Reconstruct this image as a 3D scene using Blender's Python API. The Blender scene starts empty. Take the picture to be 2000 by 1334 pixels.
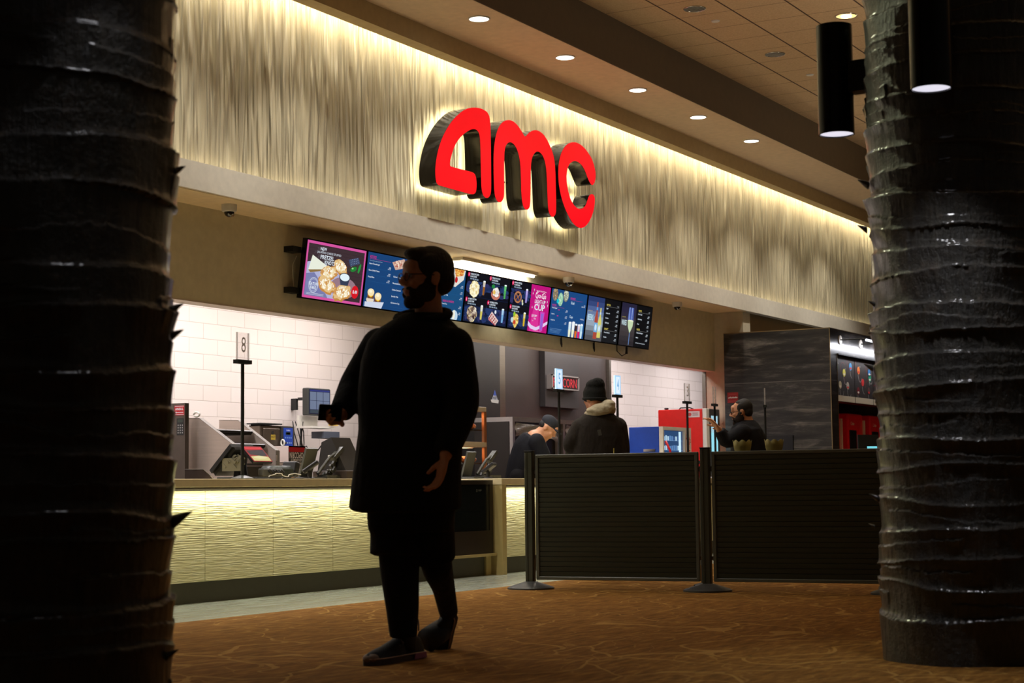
import bpy, bmesh, math, random
import numpy as np
from mathutils import Vector, Matrix, Quaternion
random.seed(7)
SC = bpy.context.scene
COL = SC.collection
V3 = Vector

# ------------------------------------------------------------------ camera
F_PX = 3400.5
YAW, PIT, ROL = [math.radians(a) for a in (60.558, 4.793, -0.6225)]
CAM = V3((0, 0, 0.8))
fw = V3((math.sin(YAW)*math.cos(PIT), math.cos(YAW)*math.cos(PIT), math.sin(PIT)))
r0 = fw.cross(V3((0, 0, 1))).normalized(); u0 = r0.cross(fw)
RT = math.cos(ROL)*r0 + math.sin(ROL)*u0
UP = -math.sin(ROL)*r0 + math.cos(ROL)*u0
cd = bpy.data.cameras.new('camera'); cam = bpy.data.objects.new('camera', cd); COL.objects.link(cam)
cam.matrix_world = Matrix(((RT.x, UP.x, -fw.x, CAM.x), (RT.y, UP.y, -fw.y, CAM.y), (RT.z, UP.z, -fw.z, CAM.z), (0, 0, 0, 1)))
cd.sensor_width = 36; cd.lens = 36*F_PX/2000; cd.clip_end = 200; cd.clip_start = 0.05
cd.dof.use_dof = True; cd.dof.focus_distance = 14.5; cd.dof.aperture_fstop = 4.5
SC.camera = cam

def at(x, y, X=None, Y=None, Z=None, D=None):
    """the point of the room seen at photo position x, y on a given plane (X, Y or Z) or at a distance D"""
    d = fw + RT*((x-1000)/F_PX) - UP*((y-667)/F_PX)
    if D is not None: return CAM + d*D
    for i, v in enumerate((X, Y, Z)):
        if v is not None: return CAM + d*((v-CAM[i])/d[i])

# ------------------------------------------------------------------ world, exposure
SC.view_settings.view_transform = 'Standard'; SC.view_settings.look = 'None'
SC.view_settings.exposure = 0.0; SC.view_settings.gamma = 1.0; SC.view_settings.use_curve_mapping = False
w = bpy.data.worlds.new('world'); SC.world = w; w.use_nodes = True
w.node_tree.nodes['Background'].inputs[0].default_value = (1.0, 0.9, 0.72, 1)
w.node_tree.nodes['Background'].inputs[1].default_value = 0.026

def light(name, kind, loc, power, color, rot=(0, 0, 0), size=1, size_y=None, spot=None, blend=0.5, radius=0.05, spread=None):
    l = bpy.data.lights.new(name, kind); l.energy = power; l.color = color
    if kind == 'AREA':
        l.size = size
        if size_y: l.shape = 'RECTANGLE'; l.size_y = size_y
        if spread: l.spread = spread
    if kind == 'SPOT': l.spot_size = spot; l.spot_blend = blend; l.shadow_soft_size = radius
    if kind == 'POINT': l.shadow_soft_size = radius
    o = bpy.data.objects.new(name, l); o.location = loc; o.rotation_euler = rot; COL.objects.link(o)
    o.visible_camera = True
    return o
P2 = math.pi/2
WARM = (1.0, 0.94, 0.76); WHITE = (1.0, 0.94, 0.94); COOL = (0.92, 0.93, 1.0)
# LED strip in the cove above the textured wall, shining down the wall
for k in range(6):
    light('cove_light', 'AREA', (8+4*k+2, 8.50, 4.99), 34, WARM, (math.radians(-6), 0, 0), 4.0, 0.04, spread=math.radians(150))
# LED strip on the ledge at the foot of the textured wall
for k in range(6):
    light('ledge_light', 'AREA', (8+4*k+2, 8.545, 3.275), 1.1, WARM, (math.pi, 0, 0), 4.0, 0.02)
# downlights of the soffit
DL_X = [6.65, 8.28, 9.91, 11.53, 13.16, 14.81, 16.46, 18.06, 19.68, 21.3, 22.93, 24.56]
for x in DL_X:
    light('downlight_lamp', 'SPOT', (x, 7.73, 4.955), 135, (1.0, 0.95, 0.86), (0, 0, 0), spot=math.radians(100), blend=0.7, radius=0.05)
# kitchen ceiling panels
for x, pw in ((9.0, 40), (10.9, 44), (12.8, 48), (14.7, 48), (17.2, 26), (19.6, 34), (22.0, 60), (24.5, 60)):
    light('kitchen_light', 'AREA', (x, 9.75, 3.04), pw, WHITE, (0, 0, 0), 1.2, 0.6)
# tube under the soffit above the menu boards
light('tube_light', 'AREA', (15.4, 8.885, 3.01), 26, (1, .93, .74), (math.radians(60), 0, 0), 1.5, 0.04)
# LED strips under the counter lip
for k in range(2):
    light('counter_light', 'AREA', (8.9+k*2.3, 8.055, 0.795), 8.5, (1.0, 0.96, 0.72), (math.radians(12), 0, 0), 2.3, 0.025)
light('counter_light', 'AREA', (14.72, 8.055, 0.795), 5.0, (1.0, 0.96, 0.72), (math.radians(12), 0, 0), 1.24, 0.025)
# lit ceiling can first, the rest are unseen lamps added as ambient fill
for x, y, p in ((16.52, 5.45, 90), (9.0, 4.9, 9), (12.8, 4.9, 26), (3.0, 6.2, 60), (20.5, 3.5, 60)):
    light('can_and_fill_lamp', 'SPOT', (x, y, 5.43), p, (1.0, 0.80, 0.54), (0, 0, 0), spot=math.radians(110), blend=0.8, radius=0.07)
# added lamps out of view, only there to brighten the tile ceiling
for x, y, p in ((9.5, 1.6, 44), (15.5, 2.7, 60), (21.5, 3.9, 60)):
    light('ceiling_fill_light', 'AREA', (x, y, 3.7), p, (1.0, 0.88, 0.70), (math.pi, 0, 0), 0.5, 0.5)
# added spot out of view that lights one edge of the ringed trunk
_s = V3((9.6, 7.2, 5.42)); _q = (V3((7.8, 2.3, 1.4))-_s).to_track_quat('-Z', 'Y').to_euler()
light('trunk_fill_spot', 'SPOT', _s, 330, (0.90, 0.95, 0.60), _q, spot=math.radians(34), blend=.6, radius=.05)
# light over the drink station
light('station_light', 'AREA', (22.9, 7.17, 2.60), 13, COOL, (math.radians(50), 0, 0), 2.6, 0.05)

# ------------------------------------------------------------------ materials
def lin(c):
    if isinstance(c, str): c = tuple(int(c[i:i+2], 16) for i in (0, 2, 4))
    return tuple((v/255/12.92 if v/255 <= 0.04045 else ((v/255+0.055)/1.055)**2.4) for v in c)
_m = {}
def M(name, c, rough=0.5, metal=0.0, emit=0.0, noise=None, bump=None, coat=0.0, spec=None, trans=0.0, alpha=1.0):
    """principled; noise=(scale xyz, amount) varies the colour; bump=(scale xyz, strength, distance)"""
    if name in _m: return _m[name]
    m = bpy.data.materials.new(name); m.use_nodes = True; nt = m.node_tree; b = nt.nodes['Principled BSDF']
    col = lin(c) + (1,)
    b.inputs['Base Color'].default_value = col; b.inputs['Roughness'].default_value = rough; b.inputs['Metallic'].default_value = metal
    if spec is not None: b.inputs['Specular IOR Level'].default_value = spec
    if coat: b.inputs['Coat Weight'].default_value = coat; b.inputs['Coat Roughness'].default_value = 0.12
    if emit: b.inputs['Emission Color'].default_value = col; b.inputs['Emission Strength'].default_value = emit
    if trans: b.inputs['Transmission Weight'].default_value = trans
    b.inputs['Alpha'].default_value = alpha
    def tex(scale):
        tc = nt.nodes.new('ShaderNodeTexCoord'); mp = nt.nodes.new('ShaderNodeMapping'); n = nt.nodes.new('ShaderNodeTexNoise')
        mp.inputs['Scale'].default_value = scale; n.inputs['Scale'].default_value = 1; n.inputs['Detail'].default_value = 5
        nt.links.new(tc.outputs['Object'], mp.inputs[0]); nt.links.new(mp.outputs[0], n.inputs['Vector']); return n
    n = tex((noise or bump or ((14, 14, 14), 0))[0])
    amt = noise[1] if noise else 0.06
    mx = nt.nodes.new('ShaderNodeMix'); mx.data_type = 'RGBA'; mx.blend_type = 'MULTIPLY'; mx.inputs[0].default_value = 1
    rp = nt.nodes.new('ShaderNodeMapRange'); rp.inputs[1].default_value = .3; rp.inputs[2].default_value = .7
    rp.inputs[3].default_value = 1-amt; rp.inputs[4].default_value = 1+amt
    nt.links.new(n.outputs[0], rp.inputs[0]); nt.links.new(rp.outputs[0], mx.inputs[7]); mx.inputs[6].default_value = col
    nt.links.new(mx.outputs[2], b.inputs['Base Color'])
    if bump:
        nb = tex(bump[0]); bp = nt.nodes.new('ShaderNodeBump'); bp.inputs['Strength'].default_value = bump[1]; bp.inputs['Distance'].default_value = bump[2]
        nt.links.new(nb.outputs[0], bp.inputs['Height']); nt.links.new(bp.outputs[0], b.inputs['Normal'])
    _m[name] = m; return m

def display_mat(strength, name):
    m = bpy.data.materials.new(name); m.use_nodes = True; nt = m.node_tree; b = nt.nodes['Principled BSDF']
    a = nt.nodes.new('ShaderNodeAttribute'); a.attribute_name = 'Col'
    if strength:
        b.inputs['Base Color'].default_value = (.01, .01, .01, 1); b.inputs['Roughness'].default_value = 0.25
        nt.links.new(a.outputs['Color'], b.inputs['Emission Color']); b.inputs['Emission Strength'].default_value = strength
    else:
        nt.links.new(a.outputs['Color'], b.inputs['Base Color']); b.inputs['Roughness'].default_value = 0.5
    return m
LIT = display_mat(1.0, 'lit_display'); PRINT = display_mat(0, 'printed_ink')

paint = M('greige_paint', (176, 164, 140), .6)
paint_dark = M('taupe_paint', (208, 200, 174), .6)
band_paint = M('band_paint', (226, 218, 202), .55)
shaded_beam_paint = M('shaded_brown_paint', (92, 76, 54), .7)  # unlit look of the step face is put into this brown
soffit_paint = M('soffit_paint', (214, 188, 156), .7)
black_plastic = M('black_plastic', (22, 23, 24), .45)
black_metal = M('black_powder_coat', (24, 25, 22), .5, spec=.3)
steel = M('brushed_steel', (150, 142, 132), .32, 1.0, bump=((3, 3, 90), .15, .002))
steel_d = M('dark_steel', (92, 86, 80), .38, 1.0)
chrome = M('chrome', (200, 200, 200), .15, 1.0)
white_plastic = M('white_plastic', (215, 212, 205), .45)
grey_plastic = M('grey_plastic', (92, 92, 88), .5)
dark_grey = M('dark_grey_plastic', (48, 50, 48), .5)
red_paint = M('red_enamel', (214, 30, 24), .35)
blue_paint = M('blue_enamel', (8, 66, 178), .4)
copper = M('copper_trim', (196, 130, 84), .3, .7)
rubber = M('black_rubber', (16, 16, 16), .7)

# ------------------------------------------------------------------ mesh helpers
def wloc(o):
    p = V3((0, 0, 0))
    while o: p = p + o.location; o = o.parent
    return p
class MB:
    def __init__(s): s.v = []; s.f = []; s.m = []; s.mats = []; s.cur = 0
    def mat(s, m):
        if m not in s.mats: s.mats.append(m)
        s.cur = s.mats.index(m); return s
    def add(s, vs, fs):
        o = len(s.v); s.v += [tuple(v) for v in vs]; s.f += [tuple(i+o for i in f) for f in fs]; s.m += [s.cur]*len(fs); return s
    def box(s, c, d, rz=0, M3=None, b=0):
        c = V3(c); hx, hy, hz = d[0]/2, d[1]/2, d[2]/2
        R = M3 if M3 is not None else Matrix.Rotation(rz, 3, 'Z')
        if b:   # chamfered box
            vs = []; 
            for sx in (-1, 1):
                for sy in (-1, 1):
                    for sz in (-1, 1):
                        vs += [V3((sx*(hx-b), sy*(hy-b), sz*hz)), V3((sx*(hx-b), sy*hy, sz*(hz-b))), V3((sx*hx, sy*(hy-b), sz*(hz-b)))]
            bm = bmesh.new()
            for v in vs: bm.verts.new(v)
            bmesh.ops.convex_hull(bm, input=bm.verts); bm.verts.ensure_lookup_table(); bm.verts.index_update()
            s.add([c + R @ v.co for v in bm.verts], [[v.index for v in f.verts] for f in bm.faces]); bm.free(); return s
        vs = [c + R @ V3((x*hx, y*hy, z*hz)) for x in (-1, 1) for y in (-1, 1) for z in (-1, 1)]
        return s.add(vs, [(0, 1, 3, 2), (4, 6, 7, 5), (0, 4, 5, 1), (2, 3, 7, 6), (0, 2, 6, 4), (1, 5, 7, 3)])
    def bb(s, a, b, ch=0):
        a = V3(a); b = V3(b); return s.box((a+b)/2, [abs(b[i]-a[i]) for i in range(3)], b=ch)
    def tube(s, pts, r, seg=12, cap=True, flat=1.0):
        pts = [V3(p) for p in pts]; n = len(pts); rs = r if isinstance(r, (list, tuple)) else [r]*n
        vs = []; prev = None
        for i, p in enumerate(pts):
            t = (pts[min(i+1, n-1)]-pts[max(i-1, 0)]).normalized()
            if prev is None: a = t.orthogonal().normalized()
            else: a = (prev - t*prev.dot(t)).normalized()
            prev = a; b = t.cross(a)
            for k in range(seg):
                an = 2*math.pi*k/seg; vs.append(p + (a*math.cos(an) + b*math.sin(an)*flat)*rs[i])
        fs = [(i*seg+k, i*seg+(k+1) % seg, (i+1)*seg+(k+1) % seg, (i+1)*seg+k) for i in range(n-1) for k in range(seg)]
        if cap: fs += [tuple(range(seg))[::-1], tuple((n-1)*seg+k for k in range(seg))]
        return s.add(vs, fs)
    def cyl(s, a, b, r, r2=None, seg=24): return s.tube([a, b], [r, r if r2 is None else r2], seg)
    def lathe(s, c, prof, seg=32):
        c = V3(c); n = len(prof)
        vs = [c + V3((r*math.cos(2*math.pi*k/seg), r*math.sin(2*math.pi*k/seg), z)) for r, z in prof for k in range(seg)]
        fs = [(i*seg+k, i*seg+(k+1) % seg, (i+1)*seg+(k+1) % seg, (i+1)*seg+k) for i in range(n-1) for k in range(seg)]
        fs += [tuple(range(seg))[::-1], tuple((n-1)*seg+k for k in range(seg))]
        return s.add(vs, fs)
    def ell(s, c, r, R=None, nu=16, nv=10):
        c = V3(c); R = R or Matrix.Identity(3); vs = []; fs = []
        for j in range(nv+1):
            ph = math.pi*j/nv
            for i in range(nu):
                th = 2*math.pi*i/nu
                vs.append(c + R @ V3((r[0]*math.sin(ph)*math.cos(th), r[1]*math.sin(ph)*math.sin(th), r[2]*math.cos(ph))))
        for j in range(nv):
            for i in range(nu): fs.append((j*nu+i, (j+1)*nu+i, (j+1)*nu+(i+1) % nu, j*nu+(i+1) % nu))
        return s.add(vs, fs)
    def prism(s, poly, off):
        """poly: 3D points of a flat outline, extruded by vector off"""
        n = len(poly); off = V3(off); p = [V3(q) for q in poly]
        return s.add(p + [q+off for q in p], [tuple(range(n)), tuple(range(2*n-1, n-1, -1))] + [(i, i+n, (i+1) % n+n, (i+1) % n) for i in range(n)])
    def loft(s, rings):
        n = len(rings[0]); vs = [v for r in rings for v in r]
        fs = [(i*n+k, i*n+(k+1) % n, (i+1)*n+(k+1) % n, (i+1)*n+k) for i in range(len(rings)-1) for k in range(n)]
        fs += [tuple(range(n))[::-1], tuple((len(rings)-1)*n+k for k in range(n))]
        return s.add(vs, fs)
    def build(s, name, mat=None, parent=None, smooth=False, local=False, remesh=0, sm_iter=0, bevel=0, angle=None):
        me = bpy.data.meshes.new(name)
        off = V3((0, 0, 0)) if local or parent is None else wloc(parent)
        me.from_pydata([(v[0]-off.x, v[1]-off.y, v[2]-off.z) for v in s.v], [], s.f)
        mats = s.mats or [mat]
        for m in mats: me.materials.append(m)
        if len(mats) > 1: me.polygons.foreach_set('material_index', s.m)
        bm = bmesh.new(); bm.from_mesh(me); bmesh.ops.recalc_face_normals(bm, faces=bm.faces)
        if smooth:
            for f in bm.faces: f.smooth = True
            if angle:
                for e in bm.edges:
                    if len(e.link_faces) == 2 and e.calc_face_angle(0) > angle: e.smooth = False
        bm.to_mesh(me); bm.free()
        o = bpy.data.objects.new(name, me); COL.objects.link(o)
        if parent: o.parent = parent
        if remesh:
            md = o.modifiers.new('r', 'REMESH'); md.mode = 'VOXEL'; md.voxel_size = remesh; md.use_smooth_shade = True
        if sm_iter:
            md = o.modifiers.new('s', 'SMOOTH'); md.iterations = sm_iter; md.factor = .5
        if bevel:
            md = o.modifiers.new('b', 'BEVEL'); md.width = bevel; md.segments = 2
        return o
SMA = math.radians(40)
def tag(o, label=None, cat=None, group=None, kind=None):
    if label: o['label'] = label
    if cat: o['category'] = cat
    if group: o['group'] = group
    if kind: o['kind'] = kind
    return o
def thing(name, label, cat, loc=(0, 0, 0), group=None):
    o = bpy.data.objects.new(name, None); o.location = loc; o.empty_display_size = .1; COL.objects.link(o); return tag(o, label, cat, group)
def struct(name, mb, mat=None, **k):
    return tag(mb.build(name, mat, **k), kind='structure')
KIDS = {}
def copy_tree(o, parent=None):
    c = o.copy(); COL.objects.link(c); c.parent = parent
    for ch in [x for x in bpy.data.objects if x.parent == o]: copy_tree(ch, c)
    return c

# ------------------------------------------------------------------ flat artwork (screens, prints, lettering)
_tx = {}
def glyphs(txt, bold=0.0, spacing=1.0):
    bold *= .5; key = (txt, bold, spacing)
    if key in _tx: return _tx[key]
    cu = bpy.data.curves.new('t', 'FONT'); cu.body = txt; cu.offset = bold; cu.space_character = spacing; cu.resolution_u = 2
    ob = bpy.data.objects.new('t', cu); COL.objects.link(ob)
    bpy.context.view_layer.update()
    dg = bpy.context.evaluated_depsgraph_get(); me = bpy.data.meshes.new_from_object(ob.evaluated_get(dg))
    vs = [(v.co.x, v.co.y) for v in me.vertices]; fs = [tuple(p.vertices) for p in me.polygons]
    bpy.data.objects.remove(ob); bpy.data.curves.remove(cu); bpy.data.meshes.remove(me)
    x0 = min(v[0] for v in vs); x1 = max(v[0] for v in vs); y0 = min(v[1] for v in vs); y1 = max(v[1] for v in vs)
    _tx[key] = (vs, fs, x0, x1, y0, y1); return _tx[key]
class Art:
    """drawing on a rectangle: O top left corner, U to its right edge, W down to its bottom edge; coordinates 0..w, 0..h"""
    def __init__(s, O, U, W, w, h, lift=0.0006):
        s.O = V3(O); s.U = V3(U)/w; s.W = V3(W)/h; s.N = s.W.cross(s.U).normalized(); s.v = []; s.f = []; s.c = []; s.l = 1; s.lift = lift; s.w = w; s.h = h
    def put(s, pts, faces, col):
        o = len(s.v); c = lin(col) + (1,)
        for x, y in pts:
            x = min(max(x, 0), s.w); y = min(max(y, 0), s.h)
            s.v.append(tuple(s.O + s.U*x + s.W*y + s.N*(s.lift*s.l)))
        s.f += [tuple(i+o for i in f) for f in faces]; s.c += [c]*len(faces); return s
    def up(s): s.l += 1; return s
    def poly(s, pts, col): return s.put(pts, [tuple(range(len(pts)))], col)
    def rect(s, x0, y0, x1, y1, col): return s.poly([(x0, y0), (x1, y0), (x1, y1), (x0, y1)], col)
    def ell(s, x, y, rx, ry, col, n=20, rag=0, rot=0, seed=None):
        rd = random.Random(seed if seed is not None else int(x*977+y*131))
        pts = []
        for k in range(n):
            a = 2*math.pi*k/n; q = 1 + (rd.random()-.5)*rag; px, py = rx*q*math.cos(a), ry*q*math.sin(a)
            pts.append((x + px*math.cos(rot) - py*math.sin(rot), y + px*math.sin(rot) + py*math.cos(rot)))
        return s.poly(pts, col)
    def ring(s, x, y, rx, ry, t, col, a0=0, a1=2*math.pi, n=24):
        pts = []
        for k in range(n+1):
            a = a0+(a1-a0)*k/n; pts += [(x+rx*math.cos(a), y+ry*math.sin(a)), (x+(rx-t)*math.cos(a), y+(ry-t)*math.sin(a))]
        return s.put(pts, [(2*k, 2*k+2, 2*k+3, 2*k+1) for k in range(n)], col)
    def line(s, pts, t, col):
        vs = []
        for i, p in enumerate(pts):
            a = pts[max(i-1, 0)]; b = pts[min(i+1, len(pts)-1)]; d = math.hypot(b[0]-a[0], b[1]-a[1]) or 1
            nx, ny = -(b[1]-a[1])/d*t/2, (b[0]-a[0])/d*t/2; vs += [(p[0]+nx, p[1]+ny), (p[0]-nx, p[1]-ny)]
        return s.put(vs, [(2*k, 2*k+2, 2*k+3, 2*k+1) for k in range(len(pts)-1)], col)
    def text(s, x, y, txt, h, col, bold=0.0, w=None, shear=0, al='l', flip=False):
        """x, y: top left of the capitals (top middle for al='c', top right for 'r')"""
        vs, fs, x0, x1, y0, y1 = glyphs(txt, bold); k = h/0.70; kx = k if w is None else w/(x1-x0)
        tw = (x1-x0)*kx; ox = x if al == 'l' else x-tw/2 if al == 'c' else x-tw
        if flip: return s.put([(ox+tw-(a-x0)*kx, y+b*k) for a, b in vs], fs, col)
        return s.put([(ox+(a-x0)*kx+shear*b*k, y+h-b*k) for a, b in vs], fs, col)
    def speck(s, x, y, rx, ry, cols, n, size, seed=1, rot=0):
        rd = random.Random(seed)
        for i in range(n):
            a = rd.random()*2*math.pi; q = math.sqrt(rd.random()); c = cols[rd.randrange(len(cols))]
            s.ell(x+rx*q*math.cos(a), y+ry*q*math.sin(a), size*(.6+.8*rd.random()), size*(.5+.7*rd.random()), c, 6, .3, seed=i)
        return s
    def build(s, name, mat, parent, local=False):
        me = bpy.data.meshes.new(name); off = V3((0, 0, 0)) if local or parent is None else wloc(parent)
        me.from_pydata([(v[0]-off.x, v[1]-off.y, v[2]-off.z) for v in s.v], [], s.f)
        ca = me.color_attributes.new('Col', 'FLOAT_COLOR', 'CORNER')
        data = np.array([c for p, c in zip(me.polygons, s.c) for _ in p.vertices], dtype=np.float32).ravel()
        ca.data.foreach_set('color', data); me.materials.append(mat)
        o = bpy.data.objects.new(name, me); COL.objects.link(o); o.parent = parent; return o

# ================================================================== THE ROOM
def node_mat(name):
    m = bpy.data.materials.new(name); m.use_nodes = True; nt = m.node_tree
    return m, nt, nt.nodes['Principled BSDF']
def N(nt, t, **k):
    n = nt.nodes.new(t)
    for a, b in k.items():
        if a.startswith('_'): setattr(n, a[1:], b)
        else: n.inputs[a.replace('9', ' ')].default_value = b
    return n
def mapped(nt, scale, rot=(0, 0, 0)):
    tc = nt.nodes.new('ShaderNodeTexCoord'); mp = nt.nodes.new('ShaderNodeMapping')
    mp.inputs['Scale'].default_value = scale; mp.inputs['Rotation'].default_value = rot
    nt.links.new(tc.outputs['Object'], mp.inputs[0]); return mp.outputs[0]
def math_n(nt, op, a, b=None, clamp=False):
    n = nt.nodes.new('ShaderNodeMath'); n.operation = op; n.use_clamp = clamp
    for i, x in enumerate((a, b)):
        if x is None: continue
        if isinstance(x, (int, float)): n.inputs[i].default_value = x
        else: nt.links.new(x, n.inputs[i])
    return n.outputs[0]
def ramp(nt, fac, stops):
    r = nt.nodes.new('ShaderNodeValToRGB'); nt.links.new(fac, r.inputs[0]); e = r.color_ramp.elements
    e[0].position = stops[0][0]; e[0].color = lin(stops[0][1])+(1,); e[1].position = stops[-1][0]; e[1].color = lin(stops[-1][1])+(1,)
    for p, c in stops[1:-1]: q = e.new(p); q.color = lin(c)+(1,)
    return r.outputs[0]

def carpet_mat():
    m, nt, b = node_mat('patterned_carpet'); L = nt.links.new
    v = mapped(nt, (1, 1, 1))
    n = N(nt, 'ShaderNodeTexNoise', Scale=1.1, Detail=2.0); L(v, n.inputs['Vector'])
    add = N(nt, 'ShaderNodeVectorMath', _operation='MULTIPLY_ADD'); L(n.outputs['Color'], add.inputs[0]); add.inputs[1].default_value = (1.3, 1.3, 0); L(v, add.inputs[2])
    lines = None
    for sc, th in ((1.6, .022), (3.1, .02)):
        vo = N(nt, 'ShaderNodeTexVoronoi', _feature='DISTANCE_TO_EDGE', Scale=sc); L(add.outputs[0], vo.inputs['Vector'])
        l = math_n(nt, 'LESS_THAN', vo.outputs['Distance'], th*.6)
        lines = l if lines is None else math_n(nt, 'MAXIMUM', lines, math_n(nt, 'MULTIPLY', l, .55))
    n2 = N(nt, 'ShaderNodeTexNoise', Scale=3.0, Detail=6.0, Roughness=.7); L(mapped(nt, (1.5, 9, 1), (0, 0, .5)), n2.inputs['Vector'])
    br = math_n(nt, 'MULTIPLY', lines, math_n(nt, 'ADD', n2.outputs[0], .1))
    n3 = N(nt, 'ShaderNodeTexNoise', Scale=70.0, Detail=2.0); L(v, n3.inputs['Vector'])
    base = ramp(nt, n2.outputs[0], [(.35, (98, 66, 27)), (.52, (126, 86, 38)), (.7, (156, 114, 54))])
    mx = N(nt, 'ShaderNodeMix', _data_type='RGBA'); L(br, mx.inputs[0]); L(base, mx.inputs[6]); mx.inputs[7].default_value = lin((176, 136, 76))+(1,)
    L(mx.outputs[2], b.inputs['Base Color']); b.inputs['Roughness'].default_value = .95; b.inputs['Specular IOR Level'].default_value = .1
    bp = N(nt, 'ShaderNodeBump', Strength=.4, Distance=.006); L(n3.outputs[0], bp.inputs['Height']); L(bp.outputs[0], b.inputs['Normal'])
    return m
def stone_tile_mat():
    m, nt, b = node_mat('grey_floor_tile'); L = nt.links.new
    n = N(nt, 'ShaderNodeTexNoise', Scale=2.0, Detail=6.0, Roughness=.65); L(mapped(nt, (1, 14, 1)), n.inputs['Vector'])
    c = ramp(nt, n.outputs[0], [(.3, (112, 116, 104)), (.55, (158, 162, 150)), (.75, (184, 188, 176))])
    br = N(nt, 'ShaderNodeTexBrick', Scale=1.0); br.offset = 0; br.inputs['Mortar Size'].default_value = .004; br.inputs['Brick Width'].default_value = 1.2; br.inputs['Row Height'].default_value = .6
    L(mapped(nt, (1, 1, 1)), br.inputs['Vector'])
    mx = N(nt, 'ShaderNodeMix', _data_type='RGBA'); L(br.outputs['Fac'], mx.inputs[0]); L(c, mx.inputs[6]); mx.inputs[7].default_value = (.12, .12, .1, 1)
    L(mx.outputs[2], b.inputs['Base Color']); b.inputs['Roughness'].default_value = .22
    return m
def ripple_mat(name, col, scale, strength, dist, rough=.5):
    """relief of long drawn-out ripples; scale is small along the ripples"""
    m, nt, b = node_mat(name); L = nt.links.new
    v = mapped(nt, scale)
    n = N(nt, 'ShaderNodeTexNoise', Scale=1.0, Detail=1.0, Roughness=.4, Distortion=.2); L(v, n.inputs['Vector'])
    bp = N(nt, 'ShaderNodeBump', Strength=strength, Distance=dist); L(n.outputs[0], bp.inputs['Height'])
    L(bp.outputs[0], b.inputs['Normal']); b.inputs['Base Color'].default_value = lin(col)+(1,); b.inputs['Roughness'].default_value = rough
    return m
def brick_wall_mat():
    m, nt, b = node_mat('white_glazed_block'); L = nt.links.new
    tc = nt.nodes.new('ShaderNodeTexCoord'); sp = nt.nodes.new('ShaderNodeSeparateXYZ'); cb = nt.nodes.new('ShaderNodeCombineXYZ')
    L(tc.outputs['Object'], sp.inputs[0]); L(sp.outputs[0], cb.inputs[0]); L(sp.outputs[2], cb.inputs[1])
    br = N(nt, 'ShaderNodeTexBrick', Scale=1.0); br.inputs['Mortar Size'].default_value = .0035; br.inputs['Mortar Smooth'].default_value = .4
    br.inputs['Brick Width'].default_value = .43; br.inputs['Row Height'].default_value = .1525
    br.inputs['Color1'].default_value = lin((226, 216, 212))+(1,); br.inputs['Color2'].default_value = lin((222, 212, 207))+(1,); br.inputs['Mortar'].default_value = lin((196, 184, 178))+(1,)
    L(cb.outputs[0], br.inputs['Vector']); L(br.outputs['Color'], b.inputs['Base Color'])
    n = N(nt, 'ShaderNodeTexNoise', Scale=3.0, Detail=3.0); L(tc.outputs['Object'], n.inputs['Vector'])
    h = math_n(nt, 'ADD', math_n(nt, 'MULTIPLY', br.outputs['Fac'], -1.0), math_n(nt, 'MULTIPLY', n.outputs[0], .8))
    bp = N(nt, 'ShaderNodeBump', Strength=.5, Distance=.004); L(h, bp.inputs['Height']); L(bp.outputs[0], b.inputs['Normal'])
    b.inputs['Roughness'].default_value = .22
    return m
def ceiling_mat():
    m, nt, b = node_mat('ceiling_tiles'); L = nt.links.new
    tc = nt.nodes.new('ShaderNodeTexCoord'); mp = nt.nodes.new('ShaderNodeMapping')
    mp.inputs['Location'].default_value = (-15.19/.54, -6.92/.5725, 0); mp.inputs['Scale'].default_value = (1/.54, 1/.5725, 1)
    L(tc.outputs['Object'], mp.inputs[0]); sp = nt.nodes.new('ShaderNodeSeparateXYZ'); L(mp.outputs[0], sp.inputs[0])
    def edge(o, wd):
        f = math_n(nt, 'FRACT', o); d = math_n(nt, 'MINIMUM', f, math_n(nt, 'SUBTRACT', 1.0, f)); return math_n(nt, 'LESS_THAN', d, wd)
    g = math_n(nt, 'MAXIMUM', math_n(nt, 'MULTIPLY', edge(sp.outputs[0], .010), .7), edge(sp.outputs[1], .016))
    n = N(nt, 'ShaderNodeTexNoise', Scale=60.0, Detail=3.0); L(tc.outputs['Object'], n.inputs['Vector'])
    c = ramp(nt, n.outputs[0], [(.3, (192, 164, 126)), (.7, (210, 182, 144))])
    mx = N(nt, 'ShaderNodeMix', _data_type='RGBA'); L(g, mx.inputs[0]); L(c, mx.inputs[6]); mx.inputs[7].default_value = lin((70, 48, 28))+(1,)
    L(mx.outputs[2], b.inputs['Base Color']); b.inputs['Roughness'].default_value = .85
    return m
def dark_stone_mat():
    m, nt, b = node_mat('dark_veined_tile'); L = nt.links.new
    n = N(nt, 'ShaderNodeTexNoise', Scale=1.6, Detail=8.0, Roughness=.7, Distortion=.5); L(mapped(nt, (1, 1.0, 7)), n.inputs['Vector'])
    c = ramp(nt, n.outputs[0], [(.35, (26, 26, 28)), (.52, (48, 46, 46)), (.62, (84, 80, 78)), (.74, (130, 124, 118))])
    sp = nt.nodes.new('ShaderNodeSeparateXYZ'); L(mapped(nt, (1, 1, 1)), sp.inputs[0])
    g = None
    for z in (1.27, 2.12):
        q = math_n(nt, 'LESS_THAN', math_n(nt, 'ABSOLUTE', math_n(nt, 'SUBTRACT', sp.outputs[2], z)), .003); g = q if g is None else math_n(nt, 'MAXIMUM', g, q)
    mx = N(nt, 'ShaderNodeMix', _data_type='RGBA'); L(g, mx.inputs[0]); L(c, mx.inputs[6]); mx.inputs[7].default_value = (.16, .15, .14, 1)
    L(mx.outputs[2], b.inputs['Base Color']); b.inputs['Roughness'].default_value = .3
    return m

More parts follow.
